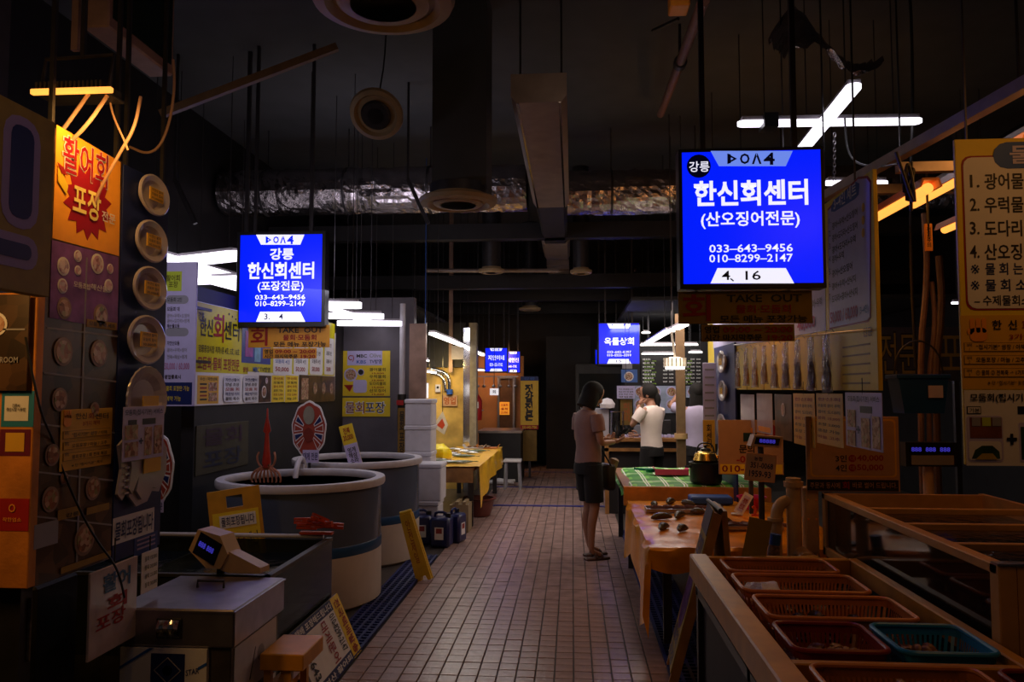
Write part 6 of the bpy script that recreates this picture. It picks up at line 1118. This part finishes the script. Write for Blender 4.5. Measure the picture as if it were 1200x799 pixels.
# ------------------------------------------------------------------ people
def ellring(c, rx, ry, n=20, tilt=0, rz=0):
    return [Vector(c)+Matrix.Rotation(rz, 3, 'Z') @ Vector((rx*math.cos(2*math.pi*k/n), ry*math.sin(2*math.pi*k/n)*math.cos(tilt), ry*math.sin(2*math.pi*k/n)*math.sin(tilt))) for k in range(n)]
def loft(b, rings, cap=True):
    n = len(rings[0]); vs = [v for r in rings for v in r]; fs = [(j*n+k, j*n+(k+1) % n, (j+1)*n+(k+1) % n, (j+1)*n+k) for j in range(len(rings)-1) for k in range(n)]
    if cap: fs += [tuple(range(n))[::-1], tuple(range((len(rings)-1)*n, len(rings)*n))]
    return b.add(vs, fs)
def skinned(chains, name):
    """chains: list of (points, radii, edges) grown with Skin + Subdivision, joined into one mesh"""
    out = B()
    for pts, rad, edges in chains:
        me = bpy.data.meshes.new('sk'); me.from_pydata(pts, edges, []); o = bpy.data.objects.new('sk', me); C.objects.link(o)
        m = o.modifiers.new('s', 'SKIN'); m.use_smooth_shade = True; sv = me.skin_vertices[0].data
        for i, r in enumerate(rad): sv[i].radius = (r, r) if not isinstance(r, tuple) else r; sv[i].use_root = (i == 0)
        s2 = o.modifiers.new('u', 'SUBSURF'); s2.levels = 2; s2.render_levels = 2
        dg = bpy.context.evaluated_depsgraph_get(); ev = o.evaluated_get(dg).to_mesh()
        out.add([v.co.copy() for v in ev.vertices], [tuple(p.vertices) for p in ev.polygons])
        bpy.data.objects.remove(o); bpy.data.meshes.remove(me)
    return out
def hand_chains(wrist, d, side, palm, curl):
    """d: direction of hand, side: toward the thumb, palm: direction the palm faces"""
    d = Vector(d).normalized(); palm = (Vector(palm)-d*Vector(palm).dot(d)).normalized(); side = palm.cross(d).normalized()*side; w_ = Vector(wrist); ch = []
    ch.append(([w_, w_+d*.03, w_+d*.075], [.022, (.034, .02), (.036, .017)], [(0, 1), (1, 2)]))
    for k, (off, ln) in enumerate(((.028, .07), (.010, .078), (-.009, .073), (-.027, .058))):
        p = w_+d*.06+side*off; a = p+d*ln*.5+palm*curl*.012; e = a+(d*(1-curl*.6)+palm*curl).normalized()*ln*.32; f = e+(d*(1-curl*1.2)+palm*curl*1.3).normalized()*ln*.25
        ch.append(([p, p.lerp(a, .5), a, e, f], [.0095, .0092, .009, .0082, .0068], [(0, 1), (1, 2), (2, 3), (3, 4)]))
    p = w_+d*.025+side*.026; ch.append(([p, p+d*.02+side*.022, p+d*.045+side*.03+palm*.012*curl, p+d*.065+side*.028+palm*.03*curl], [.012, .011, .0098, .008], [(0, 1), (1, 2), (2, 3)]))
    return ch
def head_part(b, c, s, M):
    prof = [(0, -.125), (.035, -.118), (.055, -.085), (.068, -.04), (.075, .01), (.078, .05), (.068, .09), (.042, .115), (0, .125)]
    vs = B().lathe([(r*s*1.0, z*s) for r, z in prof], 24, sx=1, sy=1.18); b.add([c+M @ (v if isinstance(v, Vector) else Vector(v)) for v in vs.v], vs.f)
    n = B().ball((0, .095*s, -.015*s), .012*s, .018*s, .024*s, n=10).ball((0, .083*s, -.062*s), .02*s, .01*s, .009*s, n=10)
    for sx in (-1, 1): n.ball((sx*.076*s, -.005, -.01), .01*s, .02*s, .03*s, n=10)
    b.add([c+M @ Vector(v) for v in n.v], n.f)
def person(label, loc, rz, J, shirt_m, lower_m, shorts, hair, sleeve=.55, bare=True, headrot=(0,0,0), skirt=False, H=1.0):
    t = thing('person', label, 'person', loc, rz)
    V = lambda k: Vector(J[k]); body = B()
    pts = [V('pelvis'), V('waist'), V('chest'), V('neck0'), V('neck1')]; rad = [.1, .085, .095, .05, .045]; ed = [(0, 1), (1, 2), (2, 3), (3, 4)]
    def chain(base, names, rr):
        i0 = base
        for nme, r in zip(names, rr): pts.append(V(nme)); rad.append(r); ed.append((i0, len(pts)-1)); i0 = len(pts)-1
    for s_ in 'LR':
        chain(2, ['sh'+s_, 'el'+s_, 'wr'+s_], [.045, .034, .022]); chain(0, ['hip'+s_, 'kn'+s_, 'ca'+s_, 'an'+s_, 'to'+s_], [.075, .05, .044, .027, .022])
    ch = [(pts, rad, ed)]
    for s_, sg in (('L', 1), ('R', -1)):
        d, palm, curl = J['hand'+s_]; ch.append(hand_chains(V('wr'+s_), d, sg, palm, curl)[0]); ch += hand_chains(V('wr'+s_), d, sg, palm, curl)[1:]
    sk = skinned(ch, 'body'); body.add(sk.v, sk.f)
    Mh = Matrix.Rotation(headrot[2], 3, 'Z') @ Matrix.Rotation(headrot[0], 3, 'X') @ Matrix.Rotation(headrot[1], 3, 'Y'); hc = V('head'); head_part(body, hc, 1.0, Mh)
    bo_ = part('body', body, skin, t, True)
    for sx in (-1, 1):
        e = B().ball((sx*.028, .082, .012), .011, .008, .007, n=8); part('eye', B().add([hc+Mh @ Vector(v) for v in e.v], e.f), blk, t, True)
        e = B().box(sx*.028-.018, sx*.028+.018, .085, .092, .03, .035); part('eyebrow', B().add([hc+Mh @ Vector(v) for v in e.v], e.f), hairm, t)
    # shirt
    p, w_, c, n0 = V('pelvis'), V('waist'), V('chest'), V('neck0'); b = B(); sw_ = abs(V('shL').x-V('shR').x)/2; ax = lambda k: math.atan2((V('shR')-V('shL')).y, (V('shR')-V('shL')).x)*k
    loft(b, [ellring(p+Vector((0, 0, .0)), .155, .115), ellring(p.lerp(w_, .5), .15, .112), ellring(w_, .142, .108), ellring(w_.lerp(c, .5), .155, .115, rz=ax(.5)), ellring(c, sw_+.0, .118, rz=ax(1)), ellring(c.lerp(n0, .55), sw_*.98, .1, rz=ax(1)), ellring(c.lerp(n0, .85), sw_*.72, .08, rz=ax(1)), ellring(n0, .062, .06)])
    for s_ in 'LR':
        a, e = V('sh'+s_), V('el'+s_); q = (e-a).normalized(); b.tube([a-q*.02, a+q*.03, a.lerp(e, sleeve*.6), a.lerp(e, sleeve)], [.055, .066, .064, .062], 14)
    part('shirt', b, shirt_m, t, True)
    # shorts / trousers
    b = B(); kf = shorts
    loft(b, [ellring(p+Vector((0, 0, .04)), .148, .108), ellring(p-Vector((0, 0, .04)), .168, .122), ellring(p-Vector((0, 0, .1)), .17, .122)])
    for s_ in 'LR':
        h, k = V('hip'+s_), V('kn'+s_)
        if kf <= 1: b.tube([h+Vector((0, 0, .02)), h.lerp(k, .3), h.lerp(k, kf)], [.085, .09, .086], 16)
        else: b.tube([h+Vector((0, 0, .02)), h.lerp(k, .3), k, V('ca'+s_), V('an'+s_)], [.085, .088, .068, .058, .052], 16)
    part('shorts' if kf <= 1 else 'trousers', b, lower_m, t, True)
    for s_ in 'LR':
        a, e = V('an'+s_), V('to'+s_); d = (e-a); d.z = 0; d.normalize(); g = a.copy(); g.z = 0; b = B()
        Mx = Matrix.Translation(g) @ d.to_track_quat('X', 'Z').to_matrix().to_4x4()
        b.bbox(-.06, .18, -.042, .042, 0, .022, .008, Mx); sd = part('sandal' if bare else 'shoe', b, mat('brown_sandal', (.09, .04, .025), .5, nz=.2), t, True)
        b = B()
        for x in (.03, .1): b.tube([Mx @ Vector((x, -.042, .015)), Mx @ Vector((x, -.03, .07-x*.2)), Mx @ Vector((x, .03, .07-x*.2)), Mx @ Vector((x, .042, .015))], .01, 6, smooth=1)
        part('strap', b, MC['brown_sandal'], sd)
    # hair
    b = B(); kind, ln = hair
    hm = B().ball((0, -.012, .028), .092, .112, .108, n=22)
    keep = [(v if not (v[1] > .055 and v[2] < .075) else (v[0]*.8, .045, v[2])) for v in [tuple(q) for q in hm.v]]; b.add([hc+Mh @ Vector(v) for v in keep], hm.f)
    if kind == 'long':
        rings = []
        for k in range(7):
            f_ = k/6; rings.append([hc+Mh @ Vector((v.x, v.y-.05-.02*f_, .02-f_*ln)) if f_ < .25 else hc+Mh @ Vector((0, -.05-.02*f_, .0))+Vector((v.x, v.y, .02-f_*ln)) for v in ellring((0, 0, 0), .088+.02*math.sin(f_*3)-.045*max(0, f_-.6), .06-.02*f_, 18)])
        loft(b, rings)
    elif kind == 'tail':
        b.tube([hc+Mh @ Vector(v) for v in ((0, -.08, .0), (0, -.11, -.06), (.0, -.09, -.15), (0, -.07, -.2))], [.04, .04, .032, .015], 10, smooth=1)
    elif kind == 'bob':
        rings = [[hc+Mh @ Vector((v.x, v.y-.03, .03-f_*ln)) for v in ellring((0, 0, 0), .1+.012*math.sin(f_*3), .085, 18)] for f_ in (0, .3, .6, .85, 1)]; loft(b, rings)
    part('hair', b, hairm, t, True); return t
base = dict(pelvis=(0, 0, .88), waist=(0, .01, 1.02), chest=(0, 0, 1.24), neck0=(0, -.01, 1.37), neck1=(0, .01, 1.44), head=(0, .03, 1.52),
    hipL=(-.09, 0, .85), hipR=(.09, 0, .85), knL=(-.09, .02, .47), knR=(.09, .02, .47), caL=(-.09, -.015, .33), caR=(.09, -.015, .33), anL=(-.085, -.02, .08), anR=(.085, -.02, .08), toL=(-.09, .1, .03), toR=(.09, .1, .03),
    shL=(-.17, 0, 1.31), shR=(.17, 0, 1.31), elL=(-.22, -.02, 1.06), elR=(.22, -.02, 1.06), wrL=(-.2, .1, .86), wrR=(.2, .1, .86), handL=((0, .1, -1), (1, 0, 0), .35), handR=((0, .1, -1), (-1, 0, 0), .35))
# local +y is where the person faces
J = dict(base); J.update(elL=(-.21, .0, 1.07), wrL=(-.09, .22, 1.08), handL=((.25, 1, .25), (.3, 0, 1), .6), elR=(.21, .02, 1.07), wrR=(.09, .24, 1.07), handR=((-.25, 1, .25), (-.3, 0, 1), .6), head=(0, .06, 1.5), anL=(-.08, .06, .08), knL=(-.09, .06, .47), toL=(-.09, .18, .03), caL=(-.09, .02, .33))
blouse = mat('dusty_pink_blouse', (.3, .17, .155), .7, nz=.1); blackc = mat('black_cloth', (.01, .01, .012), .8, nz=.1)
w1 = person('woman in pale pink top and black shorts standing in the aisle with a phone', (.14, 7.42, 0), R(-62), J, blouse, blackc, .85, ('bob', .16), headrot=(R(-24), 0, 0))
ph = thing('phone', 'dark phone held by the woman standing in the aisle', 'phone', Vector((.14, 7.42, 0))+Matrix.Rotation(R(-62), 3, 'Z') @ Vector((0, .37, 1.14)), rot=(R(35), 0, R(-62))); part('phone_body', B().bbox(-.037, .037, -.075, .075, -.004, .004, .003), black, ph); part('screen', B().box(-.033, .033, -.07, .07, .004, .005), gk, ph)
bg = thing('shoulder_bag', 'dark shoulder bag hanging at the right side of the woman in the aisle', 'bag', Vector((.14, 7.42, 0))+Matrix.Rotation(R(-62), 3, 'Z') @ Vector((-.02, .2, .62)), R(-62)); part('bag_body', B().bbox(-.12, .12, -.05, .05, 0, .24, .02), mat('dark_brown_leather', (.03, .018, .012), .5, nz=.2), bg, True); part('shoulder_strap', B().tube([(-.11, 0, .22), (-.16, -.17, .7), (-.13, -.22, .76), (-.02, -.23, .7), (.11, 0, .22)], .008, 6, smooth=2), blackc, bg, True); part('pale_scarf', B().tube([(.04, .04, .2), (.06, .07, .3), (.0, .07, .18), (-.04, .06, .08)], [.03, .045, .04, .02], 8, smooth=1), mat('tan_cloth', (.3, .2, .13), .8, nz=.3), bg, True)
J = dict(base); J.update(elL=(-.26, .1, 1.12), wrL=(-.1, .1, 1.38), handL=((.45, -.25, 1), (1, -.1, 0), .45), head=(-.0, .05, 1.5), elR=(.21, .08, 1.1), wrR=(.1, .26, 1.0), handR=((-.6, 1, 0), (-1, 0, 0), .4))
person('customer in a bright white T-shirt seen from behind with hand raised to the ear', (.93, 9.42, 0), R(48), J, mat('white_cotton', (.85, .74, .7), .8, nz=.04), blackc, 1.2, ('tail', .2), bare=False, headrot=(R(-8), 0, R(25)), sleeve=.6)
J = dict(base); J.update(elL=(-.3, .12, 1.36), wrL=(-.14, .24, 1.55), handL=((.2, .2, 1), (1, 0, 0), .3), elR=(.22, .04, 1.06), wrR=(.16, .2, .95), head=(0, .04, 1.51))
person('woman with long black hair and pale lilac top reaching up behind the wooden post', (1.48, 9.5, 0), R(5), J, mat('lilac_cotton', (.5, .46, .68), .8, nz=.06), blackc, 1.2, ('long', .42), bare=False, sleeve=.75)
